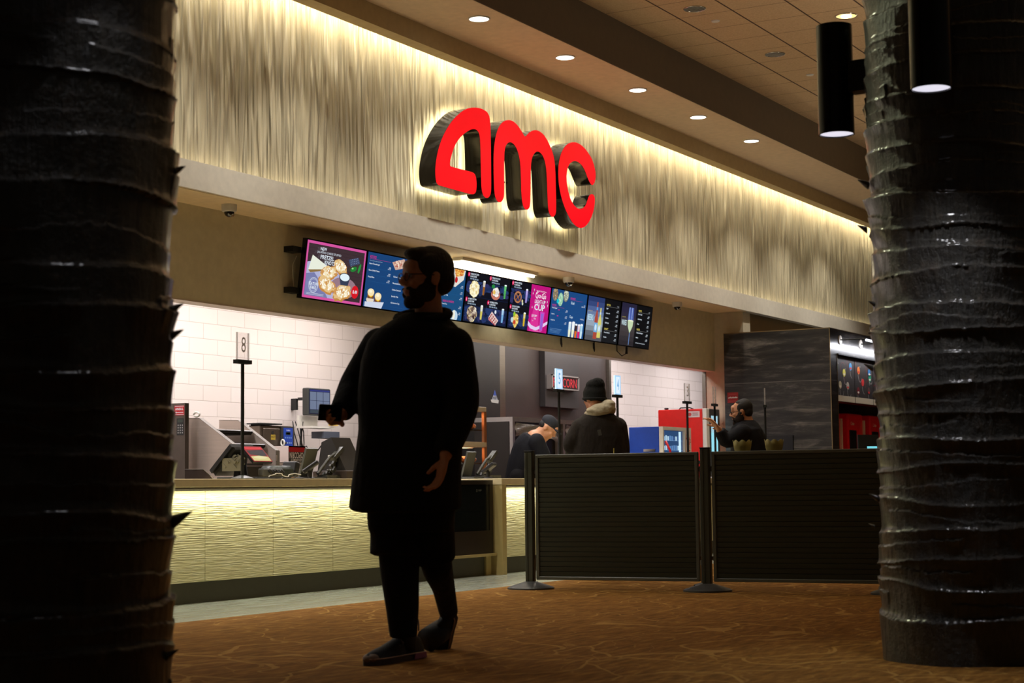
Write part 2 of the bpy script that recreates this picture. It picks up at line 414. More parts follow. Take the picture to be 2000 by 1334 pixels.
struct('floor', MB().bb((-6, -6, -.1), (36, 7.06, 0)), carpet_mat())
struct('floor_tile_border', MB().bb((-6, 7.06, -.1), (36, 8.3, 0.0)), stone_tile_mat())
struct('floor_kitchen', MB().bb((-6, 8.3, -.1), (36, 11.2, 0)), M('quarry_tile', (92, 54, 40), .5))
struct('wall_textured', MB().bb((-2, 8.6, 3.27), (34, 8.75, 5.4)), ripple_mat('vertical_ripple_plaster', (198, 186, 156), (17, 17, 1.5), 1.0, .135, .38))
# smooth band with a small ledge behind its face that holds the LED strip
struct('wall_band', MB().bb((-2, 8.50, 3.08), (34, 8.53, 3.295)).bb((-2, 8.53, 3.08), (34, 8.9, 3.26)), band_paint)
struct('ceiling_menu_soffit', MB().bb((-2, 8.53, 3.075), (21.4, 9.1, 3.085)), M('warm_soffit_paint', (232, 206, 166), .6))
struct('wall_fascia', MB().bb((-2, 8.97, 2.31), (21.35, 9.12, 3.1)), paint_dark)
struct('trim_fascia_edge', MB().bb((-2, 8.968, 2.30), (21.35, 9.14, 2.312)), M('fascia_trim', (200, 186, 170), .5))
struct('wall_return', MB().bb((21.35, 8.56, 0), (21.6, 9.14, 3.1)), M('return_paint', (196, 184, 158), .6))
struct('wall_upper_return', MB().bb((21.6, 8.6, 2.0), (34, 8.75, 3.1)), M('shaded_olive_paint', (120, 98, 58), .7))  # shade under the band is put into this darker colour
struct('trim_corner_guard', MB().bb((21.33, 9.10, 0), (21.45, 9.15, 2.31)), steel)
struct('wall_back', MB().bb((-2, 11, 0), (30, 11.15, 3.2)), brick_wall_mat())
struct('ceiling_kitchen', MB().bb((-2, 9.12, 3.06), (30, 11.1, 3.12)), white_plastic)
# upper ceiling: cove lip, soffit with downlights, beam face, tiled lobby ceiling
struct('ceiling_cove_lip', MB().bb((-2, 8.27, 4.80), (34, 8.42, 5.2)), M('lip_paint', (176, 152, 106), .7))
struct('ceiling_downlight_soffit', MB().bb((-2, 7.48, 4.98), (34, 8.27, 5.5)), soffit_paint)
struct('wall_beam_face', MB().bb((-2, 7.47, 4.982), (34, 7.48, 5.5)), shaded_beam_paint)
struct('trim_cove_top', MB().bb((-2, 8.42, 5.05), (34, 8.75, 5.45)), white_plastic)
struct('ceiling', MB().bb((-6, -6, 5.46), (36, 7.5, 5.6)), ceiling_mat())
struct('wall_far', MB().bb((35.9, -6, 0), (36, 11.2, 5.6)), M('lobby_wall_paint', (90, 72, 50), .8))

# ------------------------------------------------------------------ ceiling fixtures
lamp_white = M('lamp_disc', (255, 250, 240), .5, emit=6.0)
def downlight():
    t = thing('ceiling_downlight', 'x', 'downlight', (0, 0, 0), 'round downlights in a row along the soffit')
    MB().tube([V3((.093*math.cos(a), .093*math.sin(a), -.002)) for a in [2*math.pi*k/36 for k in range(37)]], .008, 6, False).build('trim_ring', white_plastic, t, local=True, smooth=True)
    MB().lathe((0, 0, 0), [(.02, -.006), (.09, -.006), (.09, .001)], 36).build('lens', lamp_white, t, local=True)
    return t
dl = downlight(); 
names = ['nearest the top edge above the red letter A', 'above the red letters, second along the soffit', 'third along the soffit, past the red letters',
         'fourth along the soffit above the lit textured wall', 'fifth along the soffit, closest to the dark trunk']
for i, x in enumerate((13.16, 14.81, 16.46, 18.06, 19.68)):
    o = dl if i == 0 else copy_tree(dl)
    o.location = (x, 7.73, 4.978); o['label'] = 'glowing round downlight ' + names[i]
def can(lit):
    t = thing('recessed_can_light', 'x', 'ceiling light')
    MB().tube([V3((.105*math.cos(a), .105*math.sin(a), -.002)) for a in [2*math.pi*k/36 for k in range(37)]], .007, 6, False).build('trim_ring', chrome, t, local=True, smooth=True)
    MB().lathe((0, 0, 0), [(.1, -.004), (.1, -.003), (.02, -.0035)], 30).build('reflector', M('can_glow', (255, 214, 140), .4, emit=1.3) if lit else M('can_dark', (30, 22, 14), .3), t, local=True)
    if lit: MB().ell((0, 0, -.008), (.055, .055, .012)).build('bulb', M('bulb_glow', (255, 240, 200), .4, emit=8.0), t, local=True)
    else:
        for k in range(6):
            MB().box((-.07+.028*k, 0, -.005), (.004, .13, .002)).build('baffle', chrome, t, local=True)
    return t
c1 = can(False); c1.location = (15.48, 6.64, 5.46); c1['label'] = 'unlit recessed can light with ribbed reflector nearest the top of the tile ceiling'
c2 = copy_tree(c1); c2.location = (17.61, 6.62, 5.46); c2['label'] = 'unlit recessed can light in the tile ceiling beside the black cylinder lamp'
c1['group'] = c2['group'] = 'unlit cans in the tile ceiling'
c3 = can(True); c3.location = (16.52, 5.45, 5.46); c3['label'] = 'lit recessed can light glowing warm above the black cylinder lamp'
for k, (x, y, lb) in enumerate(((16.0, 6.64, 'small white round sprinkler cover between the two unlit can lights'), (18.71, 6.62, 'small white round sprinkler cover farthest along the tile ceiling'))):
    tag(MB().lathe((x, y, 5.46), [(.02, -.012), (.038, -.012), (.045, -.002)], 24).build('sprinkler_cover', white_plastic), lb, 'sprinkler')

# ------------------------------------------------------------------ red letter sign
def smooth_closed(pts, it=2):
    for _ in range(it):
        q = []
        for i in range(len(pts)):
            a, b = pts[i], pts[(i+1) % len(pts)]
            q += [(a[0]*.75+b[0]*.25, a[1]*.75+b[1]*.25), (a[0]*.25+b[0]*.75, a[1]*.25+b[1]*.75)]
        pts = q
    return pts
LA = [(245, 832), (232, 780), (228, 690), (240, 590), (265, 480), (305, 380), (362, 280), (430, 203), (495, 154), (560, 137), (620, 141), (678, 162), (712, 200), (724, 260), (728, 420), (730, 620), (732, 850), (728, 912), (712, 945), (690, 953), (665, 938), (650, 900), (642, 840), (638, 640), (634, 450), (626, 375), (604, 338), (570, 330), (530, 343), (480, 380), (437, 425), (402, 485), (376, 560), (360, 625), (360, 660), (372, 670), (460, 692), (540, 713), (572, 722), (592, 748), (600, 800), (600, 860), (594, 900), (575, 918), (540, 915), (400, 876), (300, 848)]
LM = [(800, 990), (775, 966), (760, 905), (755, 800), (752, 600), (758, 480), (775, 380), (802, 305), (840, 263), (880, 248), (922, 256), (962, 288), (1002, 345), (1036, 410), (1062, 372), (1098, 345), (1140, 340), (1182, 360), (1222, 405), (1258, 475), (1285, 545), (1300, 610), (1308, 700), (1312, 850), (1316, 1060), (1308, 1105), (1285, 1124), (1262, 1108), (1247, 1068), (1240, 1000), (1235, 850), (1228, 700), (1215, 620), (1195, 568), (1165, 535), (1135, 533), (1110, 562), (1095, 600), (1088, 660), (1086, 800), (1084, 1000), (1075, 1045), (1050, 1059), (1025, 1042), (1010, 990), (1002, 900), (1000, 800), (994, 640), (980, 560), (958, 498), (930, 460), (900, 447), (872, 462), (855, 500), (848, 570), (848, 800), (850, 900), (845, 950), (826, 985)]
LC = [(1600, 775), (1622, 822), (1642, 838), (1660, 815), (1669, 775), (1670, 725), (1660, 675), (1640, 605), (1600, 540), (1560, 490), (1512, 456), (1465, 447), (1420, 462), (1385, 500), (1355, 560), (1338, 640), (1333, 720), (1338, 820), (1355, 920), (1385, 1020), (1420, 1100), (1460, 1170), (1500, 1210), (1540, 1223), (1578, 1208), (1615, 1160), (1645, 1090), (1660, 1020), (1664, 960), (1655, 925), (1635, 913), (1612, 927), (1597, 970), (1580, 1020), (1555, 1045), (1525, 1051), (1490, 1035), (1458, 990), (1430, 920), (1412, 830), (1408, 750), (1415, 690), (1432, 648), (1456, 625), (1485, 617), (1520, 630), (1552, 662), (1578, 710)]
sign = thing('channel_letter_sign', 'large glowing red AMC letters on the pale textured wall', 'sign', (15.2, 8.6, 3.9))
red_face = M('red_acrylic', (255, 0, 22), .35, emit=0.95); _b = red_face.node_tree.nodes['Principled BSDF']
for _l in list(_b.inputs['Base Color'].links): red_face.node_tree.links.remove(_l)
_b.inputs['Base Color'].default_value = (.25, .0, .004, 1)
ret_m = M('letter_return', (34, 30, 24), .12, 0.6)
halo_m = M('halo_led', (255, 244, 205), .5, emit=26.0)
def tri2d(p3, flip=False):
    bm = bmesh.new(); vs = [bm.verts.new(p) for p in p3]; es = [bm.edges.new((vs[i], vs[(i+1) % len(vs)])) for i in range(len(vs))]
    r = bmesh.ops.triangle_fill(bm, edges=es, use_beauty=True); bm.verts.index_update(); bm.verts.ensure_lookup_table()
    fs = [[v.index for v in f.verts] for f in bm.faces]; vv = [tuple(v.co) for v in bm.verts]; bm.free(); return vv, fs
for nm, L_ in (('A', LA), ('M', LM), ('C', LC)):
    pts = [at(800+x/4.6, 180+y/4.6, Y=8.36) for x, y in smooth_closed(L_)]
    n = len(pts); mb = MB()
    back = [V3((p.x, 8.535, p.z)) for p in pts]
    mb.add([tuple(p) for p in pts]+[tuple(p) for p in back], [(i, (i+1) % n, (i+1) % n+n, i+n) for i in range(n)])
    vv, fs = tri2d(back); mb.add(vv, fs)
    body = mb.build('sign_letter', ret_m, sign)
    cen = sum(pts, V3((0, 0, 0)))/n
    # acrylic face with a thin dark trim edge
    vv, fs = tri2d([V3((p.x, 8.358, p.z)) for p in pts]); MB().add(vv, fs).build('letter_face', red_face, body)
    nb = []
    for i in range(n):   # inset outline for the halo strip behind the letter
        a, b, c = pts[i-1], pts[i], pts[(i+1) % n]; t = (c-a).normalized(); nrm = V3((t.z, 0, -t.x)); nb.append((b, nrm))
    area = sum(pts[i].x*pts[(i+1) % n].z-pts[(i+1) % n].x*pts[i].z for i in range(n)); sg = -1 if area > 0 else 1
    ins = [V3((b.x, 8.54, b.z)) + nrm*sg*.012 for b, nrm in nb]; ins2 = [V3((b.x, 8.54, b.z)) + nrm*sg*.03 for b, nrm in nb]
    MB().add([tuple(p) for p in ins]+[tuple(p) for p in ins2], [(i, (i+1) % n, (i+1) % n+n, i+n) for i in range(n)]).build('halo_strip', halo_m, body)
for x, z in ((13.9, 3.7), (14.6, 3.6), (15.0, 3.6), (15.9, 3.5), (16.2, 3.5)):
    MB().cyl((x, 8.53, z+.25), (x, 8.6, z+.25), .008, seg=8).build('standoff', black_metal, sign)

# ------------------------------------------------------------------ dome cameras
def dome():
    t = thing('security_camera', 'x', 'camera', (0, 0, 0), 'dome cameras under the menu soffit')
    MB().lathe((0, 0, 0), [(.062, 0), (.062, -.045), (.056, -.058), (.044, -.06)], 30).build('housing', white_plastic, t, smooth=True, local=True, angle=SMA)
    MB().ell((0, 0, -.062), (.042, .042, .04), nu=20, nv=12).build('dome', M('smoked_dome', (16, 16, 18), .06, coat=1), t, smooth=True, local=True)
    MB().cyl((.0, -.02, -.08), (0, -.04, -.092), .013, seg=12).build('lens', chrome, t, local=True)
    return t
dm = dome()
for i, (x, y, lb) in enumerate(((10.88, 8.72, 'white dome security camera under the soffit nearest the pretzel screen'),
                                (16.72, 8.72, 'white dome security camera in front of the pink and blue menu screens'),
                                (19.78, 8.80, 'white dome security camera past the wine menu screen'))):
    o = dm if i == 0 else copy_tree(dm)
    o.location = (x, y, 3.076); o['label'] = lb

# ------------------------------------------------------------------ soffit tube light
t = thing('tube_light_fixture', 'bright white tube light under the soffit above the menu screens', 'light', (15.4, 8.86, 3.07))
MB().bb((14.62, 8.80, 3.045), (16.18, 8.93, 3.076)).build('housing', white_plastic, t)
MB().cyl((14.66, 8.84, 3.035), (16.14, 8.84, 3.035), .016).build('tube', M('tube_glow', (255, 246, 220), .5, emit=9.0), t)

# ================================================================== MENU SCREENS
BLK = (8, 8, 12); BLUE = (22, 66, 118); MAG = (206, 26, 128); NAVY = (22, 34, 66)
WHT = (226, 236, 246); DIMW = (150, 176, 200)
S_TOP, S_BOT = (8.81, 2.955), (8.88, 2.44)
def screen(x0, x1, label, tight=True):
    """one wall screen, its top edge leaning out; returns the thing and the drawing board on its face"""
    t = thing('menu_screen', label, 'screen', (x0, 8.9, 2.44), 'menu screens over the counter')
    W = V3((0, S_BOT[0]-S_TOP[0], S_BOT[1]-S_TOP[1])); n = W.cross(V3((1, 0, 0))).normalized()   # outward normal
    if n.y > 0: n = -n
    O = V3((x0, S_TOP[0], S_TOP[1]))
    c = [O, O+V3((x1-x0, 0, 0)), O+V3((x1-x0, 0, 0))+W, O+W]
    MB().prism(c, -n*.045).build('screen_housing', M('screen_black', (10, 10, 14), .25), t)
    m = .012; U = V3((x1-x0-2*m, 0, 0)); Wn = W.normalized()
    a = Art(O+V3((m, 0, 0))+Wn*m+n*.001, U, W-Wn*2*m, 16, 9, .0005)
    y = (S_TOP[0]+S_BOT[0])/2
    MB().bb((x0+.25, y+.03, 2.62), (x0+.6, 8.97, 2.76)).build('wall_bracket', black_metal, t)
    return t, a
def popcorn(a, x, y, rx, ry, seed=1, cols=((246, 236, 190), (255, 250, 226), (222, 196, 128), (250, 244, 214))):
    rx *= 1.15; ry *= 1.2; a.ell(x, y, rx, ry, (214, 196, 142), 26, .18, seed=seed).up(); a.speck(x, y, rx*.95, ry*.95, cols, 90, rx*.17, seed); a.up()
def cup(a, x, y, h, cols, tilt=0.0):
    w0, w1 = h*.17, h*.11
    a.poly([(x-w0, y-h/2), (x+w0, y-h/2), (x+w1, y+h/2), (x-w1, y+h/2)], cols[0])
    if len(cols) > 1:
        a.up().poly([(x-w0*.92, y-h*.1), (x+w0*.92, y-h*.1), (x+w1, y+h/2), (x-w1, y+h/2)], cols[1])
    a.up().ell(x, y-h/2, w0, h*.06, (240, 244, 250), 14)

# 1 pretzel knots
t, a = screen(12.05, 12.965, 'menu screen with a pink border advertising pretzel knots')
a.rect(0, 0, 16, 9, (212, 84, 158)).up(); a.rect(.42, .42, 15.58, 8.6, (62, 46, 52)).up()
for k in range(14): a.rect(.42, .5+k*.57, 15.58, .54+k*.57, (46, 34, 40))
a.up(); a.poly([(.42, 3.4), (3.2, 2.9), (8, 4.0), (12.5, 5.6), (14.0, 6.6), (12.8, 7.5), (8.6, 8.6), (6.2, 8.6), (2.2, 5.6), (.42, 5.9)], (176, 178, 214)).up()
a.poly([(.42, 5.2), (2.5, 4.9), (4.6, 6.4), (6.6, 8.6), (.42, 8.6)], (120, 124, 172)).up()
a.ell(10.6, 6.6, 3.6, 1.7, (150, 120, 132), 30).up()
a.poly([(1.6, 2.2), (.8, 4.6), (5.6, 4.1), (6.0, 3.7)], (232, 236, 220)).poly([(.8, 4.6), (1.4, 5.0), (5.4, 4.3), (5.6, 4.1)], (140, 112, 66)).up()
for i, (x, y, rx, ry, r) in enumerate(((9.2, 3.35, 1.9, 1.05, .3), (6.2, 4.6, 2.3, 1.15, -.2), (6.0, 6.5, 2.5, 1.25, .2), (10.3, 7.35, 2.5, 1.3, -.25))):
    a.ell(x, y+.15, rx, ry, (196, 136, 70), 26, .3, r, seed=i).up(); a.ell(x-.05, y-.05, rx*.93, ry*.88, (226, 190, 132), 24, .3, r, seed=i).up()
    for q in range(5): a.ell(x+(q-2)*rx*.36, y+.3*math.sin(q*2.3), rx*.2, ry*.42, ((206, 150, 84), (244, 226, 186))[q % 2], 12, .4, .5, seed=q)
    a.up()
    a.speck(x, y-.1, rx*.75, ry*.7, ((250, 244, 224), (240, 222, 180), (255, 252, 240)), 60, .16, i+3); a.up()
a.poly([(9.0, 4.9), (11.9, 4.9), (11.5, 6.2), (9.5, 6.2)], (52, 62, 84)).up(); a.ell(10.45, 4.9, 1.5, .72, (40, 48, 66), 26).up(); a.ell(10.45, 4.9, 1.3, .6, (226, 242, 250), 26).up()
a.poly([(11.0, 2.0), (13.6, 1.35), (14.3, 2.3), (11.6, 3.0)], (62, 74, 104)).up()
for k in range(16): a.ell(11.6+(k % 5)*.45+(k//5)*.12, 1.95+(k//5)*.32-(k % 5)*.1, .09, .06, (150, 170, 205), 6)
a.ell(12.6, 3.35, .9, .38, (34, 128, 52), 16, .1, -.3).ell(14.2, 3.1, .3, .85, (40, 140, 60), 16, .1, .35).up(); a.ell(12.3, 3.25, .28, .14, (150, 220, 140), 10)
a.ell(13.6, 7.0, 1.0, 1.05, (214, 22, 36), 30).up(); a.text(13.6, 6.7, '8.49', .55, WHT, .03, al='c', w=1.25)
a.text(3.2, .78, 'NEW', .5, WHT, .03); a.text(2.4, 1.42, 'JALAPENO CHEESE STUFFED', .34, (214, 222, 232), w=6.4); a.text(3.4, 1.98, 'PRETZEL', .62, WHT, .035, w=3.6); a.text(4.6, 2.75, 'KNOTS', .62, WHT, .035, w=2.7)
a.ring(2.3, 6.9, 1.25, 1.2, .07, WHT); a.ring(2.3, 6.9, 1.05, 1.0, .05, WHT); a.text(2.3, 6.45, 'FEATURE', .5, WHT, .03, w=2.5, al='c'); a.text(2.3, 7.05, 'FARE', .5, WHT, .03, w=1.5, al='c')
for k in range(2): a.rect(.7, 8.15+k*.2, 5.2, 8.23+k*.2, (190, 196, 214))
a.build('pretzel_picture', LIT, t)
for b0_, b1_ in (((11.93, 8.87, 2.83), (12.05, 8.97, 2.88)), ((11.93, 8.9, 2.48), (12.06, 8.97, 2.53))): MB().bb(b0_, b1_).build('side_bracket', black_metal, t)
MB().tube([(12.02, 8.9, 2.8), (11.99, 8.92, 2.72), (12.01, 8.93, 2.6), (12.03, 8.93, 2.53)], .005, 6).build('cable', M('grey_cable', (150, 146, 138), .5), t)

def menu_rows(a, x0, x1, rows, c1=WHT, prices=True):
    for y, txt, pr in rows:
        if txt: a.text(x0, y, txt, .26, c1, .02)
        if prices and pr: a.text(x1, y+.22, pr, .24, c1, .02, al='r'); a.text(x1, y+.5, '350 CAL', .18, c1, .01, al='r'); a.rect(x0, y+.85, x1, y+.87, (40, 96, 150))
# 2 hot food
t, a = screen(12.975, 13.86, 'blue menu screen with burgers, partly behind the walking man\'s head')
a.rect(0, 0, 16, 9, BLUE).up(); a.text(.6, .5, 'HOT FOOD', .45, MAG, .02, w=1.9); a.rect(.6, 1.05, 7, 1.08, MAG)
a.text(.6, 1.25, 'Served hot and made fresh', .2, DIMW, w=3.8)
menu_rows(a, .6, 7.2, ((1.7, 'Bacon Cheeseburger', '8.99'), (2.8, 'Bacon Grilled Cheese', '8.49'), (3.9, 'Pretzel Bites', '6.99')))
menu_rows(a, 8.2, 15.2, ((3.2, 'Chicken Tenders', '9.99'), (4.3, 'Mozzarella Sticks', '8.99'), (5.4, 'Chicken Sandwich', '9.49'), (6.5, 'Specialty Pizza', '9.99'), (7.6, 'All American Dog', '7.49')))
a.poly([(7.4, 1.0), (11, .1), (12.5, 1.4), (8.6, 2.2)], (206, 168, 150)).up(); a.speck(9.8, 1.1, 1.8, .6, ((178, 90, 74), (240, 220, 200)), 50, .16, 5)
for x, y in ((1.9, 6.9), (4.1, 7.4)):
    a.ell(x, y+.9, 1.15, .55, (226, 214, 196), 20).up(); a.poly([(x-.95, y), (x+.95, y), (x+.9, y+.7), (x-.9, y+.7)], (120, 74, 44)).up()
    a.poly([(x-.9, y+.1), (x+.9, y+.1), (x+.2, y+.5), (x-.3, y+.4)], (240, 190, 50)).up(); a.ell(x, y-.35, 1.0, .62, (244, 226, 178), 20).up(); a.ell(x-.1, y-.5, .5, .25, (252, 244, 214), 12)
a.poly([(.3, 8.2), (6, 7.9), (5.4, 9), (.3, 9)], (206, 214, 232))
a.build('food_menu_picture', LIT, t)
# 3 sandwiches / pizza
t, a = screen(13.87, 14.715, 'blue menu screen with a wedge of flatbread, beside the back of the man\'s head')
a.rect(0, 0, 16, 9, (24, 76, 122)).up(); a.poly([(11.2, 0), (15.8, 0), (15.4, 1.7), (12.6, 3.2), (11.6, 3.1)], (226, 222, 214)).up()
a.poly([(11.8, 0), (15.4, 0), (15, 1.0), (12.4, 1.4)], (226, 150, 60)).up(); a.speck(13.6, .6, 1.5, .5, ((244, 214, 120), (190, 60, 40)), 40, .16, 2); a.ell(12.7, 1.9, .5, .55, (190, 30, 34), 16).up()
menu_rows(a, 8.4, 15.4, ((2.6, 'Cheese Flatbread', '8.99'), (3.7, 'Supreme Pizza', '9.99'), (4.7, 'Veggie Pizza', '9.49')))
a.text(8.6, 5.75, 'SIDES & SWEETS', .34, MAG, .02, w=4)
menu_rows(a, 8.4, 15.4, ((6.3, 'French Fries', '5.49'), (7.4, 'Curly Fries', '5.99')))
a.ell(13.2, 8.4, 1.3, 1.1, (190, 214, 232), 20).up(); a.ell(13.0, 8.2, .5, .9, (240, 238, 220), 12)
menu_rows(a, .6, 7.4, ((1.0, 'Garlic Bread', '5.99'), (2.1, 'Nachos', '6.99'), (3.2, 'Hot Dog', '5.99')))
a.build('flatbread_picture', LIT, t)
# 4 combos, 2 x 2
def combo(a, x, y, w_, h_, num, kind, cc, title):
    a.l = 1; a.rect(x, y, x+w_-.1, y+h_-.1, NAVY).up()
    rd = random.Random(num*5+1)
    for k in range(30): a.ell(x+.3+rd.random()*(w_-.8), y+1.4+rd.random()*(h_-2.0), .5+.5*rd.random(), .2+.3*rd.random(), ((36, 56, 104), (46, 48, 96), (28, 44, 84))[k % 3], 10, .5, seed=k)
    a.up(); a.rect(x, y, x+w_-.1, y+1.5, (12, 14, 24)).up()
    a.ell(x+.45, y+.45, .36, .42, (226, 20, 84), 16).up(); a.text(x+.45, y+.25, str(num), .42, WHT, .03, al='c')
    a.text(x+1.0, y+.15, title[0], .3, WHT, .03, w=min(3.0, w_*.42)); a.text(x+1.0, y+.58, title[1], .3, WHT, .03, w=min(2.3, w_*.34)); a.text(x+1.0, y+1.05, '19.99  850-1300 CAL', .26, (190, 214, 240), .02, w=min(3.0, w_*.42))
    cx, cy = x+w_*.36, y+h_*.66
    if kind == 'pop': popcorn(a, cx, cy, 1.5, 1.25, num)
    if kind == 'mix': popcorn(a, cx, cy, 1.5, 1.2, num, ((190, 170, 150), (120, 96, 84), (232, 224, 206), (74, 54, 52)))
    if kind == 'nacho':
        a.ell(cx, cy+.3, 1.7, 1.0, (196, 120, 100), 26).up(); a.ell(cx, cy-.0, 1.4, .8, (120, 40, 36), 24).up(); a.ell(cx, cy-.15, 1.25, .9, (232, 228, 222), 22, .25).up(); a.speck(cx, cy-.2, 1.1, .8, ((255, 252, 246), (214, 206, 200)), 50, .16, 4)
        a.up().ell(cx-.7, cy-.1, .5, .42, (226, 190, 96), 14).ell(cx-1.2, cy-1.1, .6, .35, (36, 130, 62), 12, .5)
    if kind == 'pretzel':
        a.ring(cx, cy, 1.5, 1.15, .42, (150, 96, 60)); a.up().ring(cx, cy, 1.4, 1.05, .12, (206, 150, 110)); a.line([(cx-.9, cy+.9), (cx, cy-.2), (cx+.9, cy+.9)], .36, (136, 84, 54)); a.line([(cx-.9, cy-.8), (cx, cy+.1), (cx+.9, cy-.8)], .3, (170, 112, 76))
        a.ell(cx+1.9, cy+.6, .3, .3, (226, 212, 150), 12).ell(cx+2.1, cy+1.1, .3, .3, (206, 214, 190), 12)
    if kind == 'tray':
        a.poly([(cx-.7, cy-1.0), (cx+2.0, cy+.5), (cx+1.1, cy+1.35), (cx-1.8, cy+.2)], (222, 196, 190)).up(); a.poly([(cx-1.8, cy+.2), (cx+1.1, cy+1.35), (cx+1.1, cy+1.6), (cx-1.7, cy+.6)], (206, 120, 120)).up()
        for k in range(12): a.ell(cx-.7+(k % 4)*.62-(k//4)*.35, cy-.4+(k % 4)*.34+(k//4)*.3, .22, .16, (150, 40, 44), 8, .4, seed=k)
        a.ell(cx+.6, cy-1.0, .35, .35, (226, 234, 244), 12)
    if kind == 'fries':
        a.ell(cx, cy, 1.2, 1.25, (222, 190, 96), 20, .35).up(); a.speck(cx, cy, 1.0, 1.1, ((246, 226, 140), (240, 206, 110), (190, 140, 60)), 60, .2, 8); a.up().ell(cx-.4, cy+.3, .5, .45, (196, 60, 44), 12, .3); a.ell(cx-1.4, cy-.1, .5, .5, (190, 214, 220), 14).ell(cx-.7, cy-1.2, .45, .45, (150, 196, 40), 14)
    cup(a, x+w_*.78, y+h_*.56, 2.5, cc)
t, a = screen(14.725, 15.605, 'menu screen split in four with popcorn and nacho combos')
a.rect(0, 0, 16, 9, (10, 12, 22))
combo(a, 0, 0, 8, 4.5, 1, 'pop', ((206, 196, 180), (150, 92, 30)), ('LARGE POPCORN', '& LARGE DRINK')); combo(a, 8, 0, 8, 4.5, 3, 'nacho', ((96, 190, 116), (80, 170, 90)), ('FRESH NACHOS', '& LARGE DRINK'))
combo(a, 0, 4.5, 8, 4.5, 2, 'mix', ((226, 226, 206), (214, 200, 96)), ('GOURMET POPCORN', '& LARGE DRINK')); combo(a, 8, 4.5, 8, 4.5, 4, 'tray', ((170, 206, 236), (120, 176, 226)), ('FLATBREAD PIZZA', '& LARGE DRINK'))
a.build('combo_picture', LIT, t)
# 5 combos + pink cup advert
t, a = screen(15.615, 16.49, 'menu screen with a pretzel combo beside a bright pink cup advertisement')
a.rect(0, 0, 16, 9, (10, 12, 22))
combo(a, 0, 0, 8, 4.5, 5, 'pretzel', ((176, 160, 226), (160, 146, 214)), ('BAVARIAN PRETZEL', '& LARGE DRINK')); combo(a, 0, 4.5, 8, 4.5, 6, 'fries', ((226, 206, 130), (214, 176, 40)), ('CHICKEN TENDERS', '& LARGE DRINK'))
a.l = 1; a.rect(8, 0, 16, 9, (204, 22, 132)).up(); a.poly([(10, 3), (11.6, 3), (12.6, 9), (8.6, 9)], (218, 50, 150)).up()
a.text(12.2, .95, 'THE NEW SENSATIONAL', .25, (246, 214, 232), .02, al='c', w=4.2)
a.text(12.1, 1.45, 'Coca-Cola', .95, (250, 226, 240), .03, al='c', w=4.4, shear=.15); a.ring(10.7, 1.9, .75, .7, .14, (250, 226, 240), 1.2, 5.2).ring(13.4, 1.9, .6, .6, .12, (250, 226, 240), 1.2, 5.2)
a.text(12.1, 2.75, 'LIGHT-UP', .72, WHT, .03, al='c', w=4.4); a.text(12.1, 3.62, 'CUP', 1.15, WHT, .05, al='c', w=4.4)
a.text(9.2, 5.7, '$19.99*', .5, WHT, .02, w=2.2); a.text(10.2, 6.35, 'PLUS', .28, WHT, .02); a.text(9.5, 6.8, 'TAX', .2, WHT)
a.poly([(8, 7.1), (9.4, 7.8), (11.4, 8.1), (13.4, 7.5), (16, 6.6), (16, 7.2), (13.8, 8.1), (11.4, 8.7), (9.2, 8.5), (8, 7.9)], (226, 206, 240)).up()
a.poly([(12.6, 5.0), (14.4, 5.0), (14.1, 8.7), (12.9, 8.7)], (206, 70, 190)).up(); a.poly([(12.9, 5.3), (14.1, 5.3), (13.9, 8.4), (13.1, 8.4)], (150, 96, 206)).up()
for x, y in ((9.2, 1.0), (15, 2.9), (9.0, 4.4), (15.3, 3.6), (8.8, 1.7)): a.poly([(x, y-.35), (x+.06, y-.06), (x+.22, y), (x+.06, y+.06), (x, y+.35), (x-.06, y+.06), (x-.22, y), (x-.06, y-.06)], WHT)
a.rect(10.2, 8.78, 13.6, 8.84, (230, 160, 200)); a.build('cup_advert_picture', LIT, t)
# 6 blue popcorn sizes
t, a = screen(16.50, 17.355, 'blue menu screen with popcorn buckets at its top and drink cups below')
a.rect(0, 0, 16, 9, (24, 72, 130)).up()
for x, y, c in ((1.6, .7, ((150, 120, 90), (120, 90, 66), (196, 170, 130))), (6.3, .55, ((190, 200, 180), (220, 226, 206), (150, 160, 140)))): a.ell(x, y+.35, 1.15, 1.3, (130, 130, 110), 20).up(); a.speck(x, y+.3, 1.05, 1.1, c, 70, .17, int(x)); a.up()
a.ell(4.0, 1.9, 1.1, 1.35, (140, 190, 160), 20).up(); a.speck(4.0, 1.9, 1.0, 1.2, ((200, 226, 200), (150, 206, 170)), 70, .16, 8); a.up().ell(2.8, 2.3, .5, .5, (20, 190, 206), 12, .4)
a.text(.6, 3.0, 'POPCORN', .36, (214, 36, 130), .02, w=1.7); a.rect(.6, 3.5, 6, 3.53, (190, 40, 120))
a.text(8.4, 1.1, 'ICEE & MORE', .36, (214, 36, 130), .02, w=2.2); a.rect(8.4, 1.6, 14, 1.63, (190, 40, 120)); a.text(8.8, 1.9, 'Slush', .55, (206, 226, 240), .02)
a.text(15.4, 2.2, '5.99', .24, WHT, .02, al='r'); a.text(15.4, 2.5, '120-250 CAL', .22, WHT, .02, al='r')
menu_rows(a, .6, 7.6, ((3.6, 'Freshly Popped', '8.49'), (4.8, 'Gourmet', '10.99'), (6.0, 'Kettle Corn', '9.99')))
a.ell(3.7, 4.0, .35, .1, MAG, 8).ell(3.4, 5.2, .35, .1, MAG, 8); a.text(8.8, 4.7, 'Cups', .5, (206, 226, 240), .02); a.text(15.4, 5.0, '99-220 CAL', .24, WHT, .02, al='r')
for k in range(4): a.rect(.6, 7.8+k*.25, 5.8-k*.3, 7.85+k*.25, (120, 160, 200))
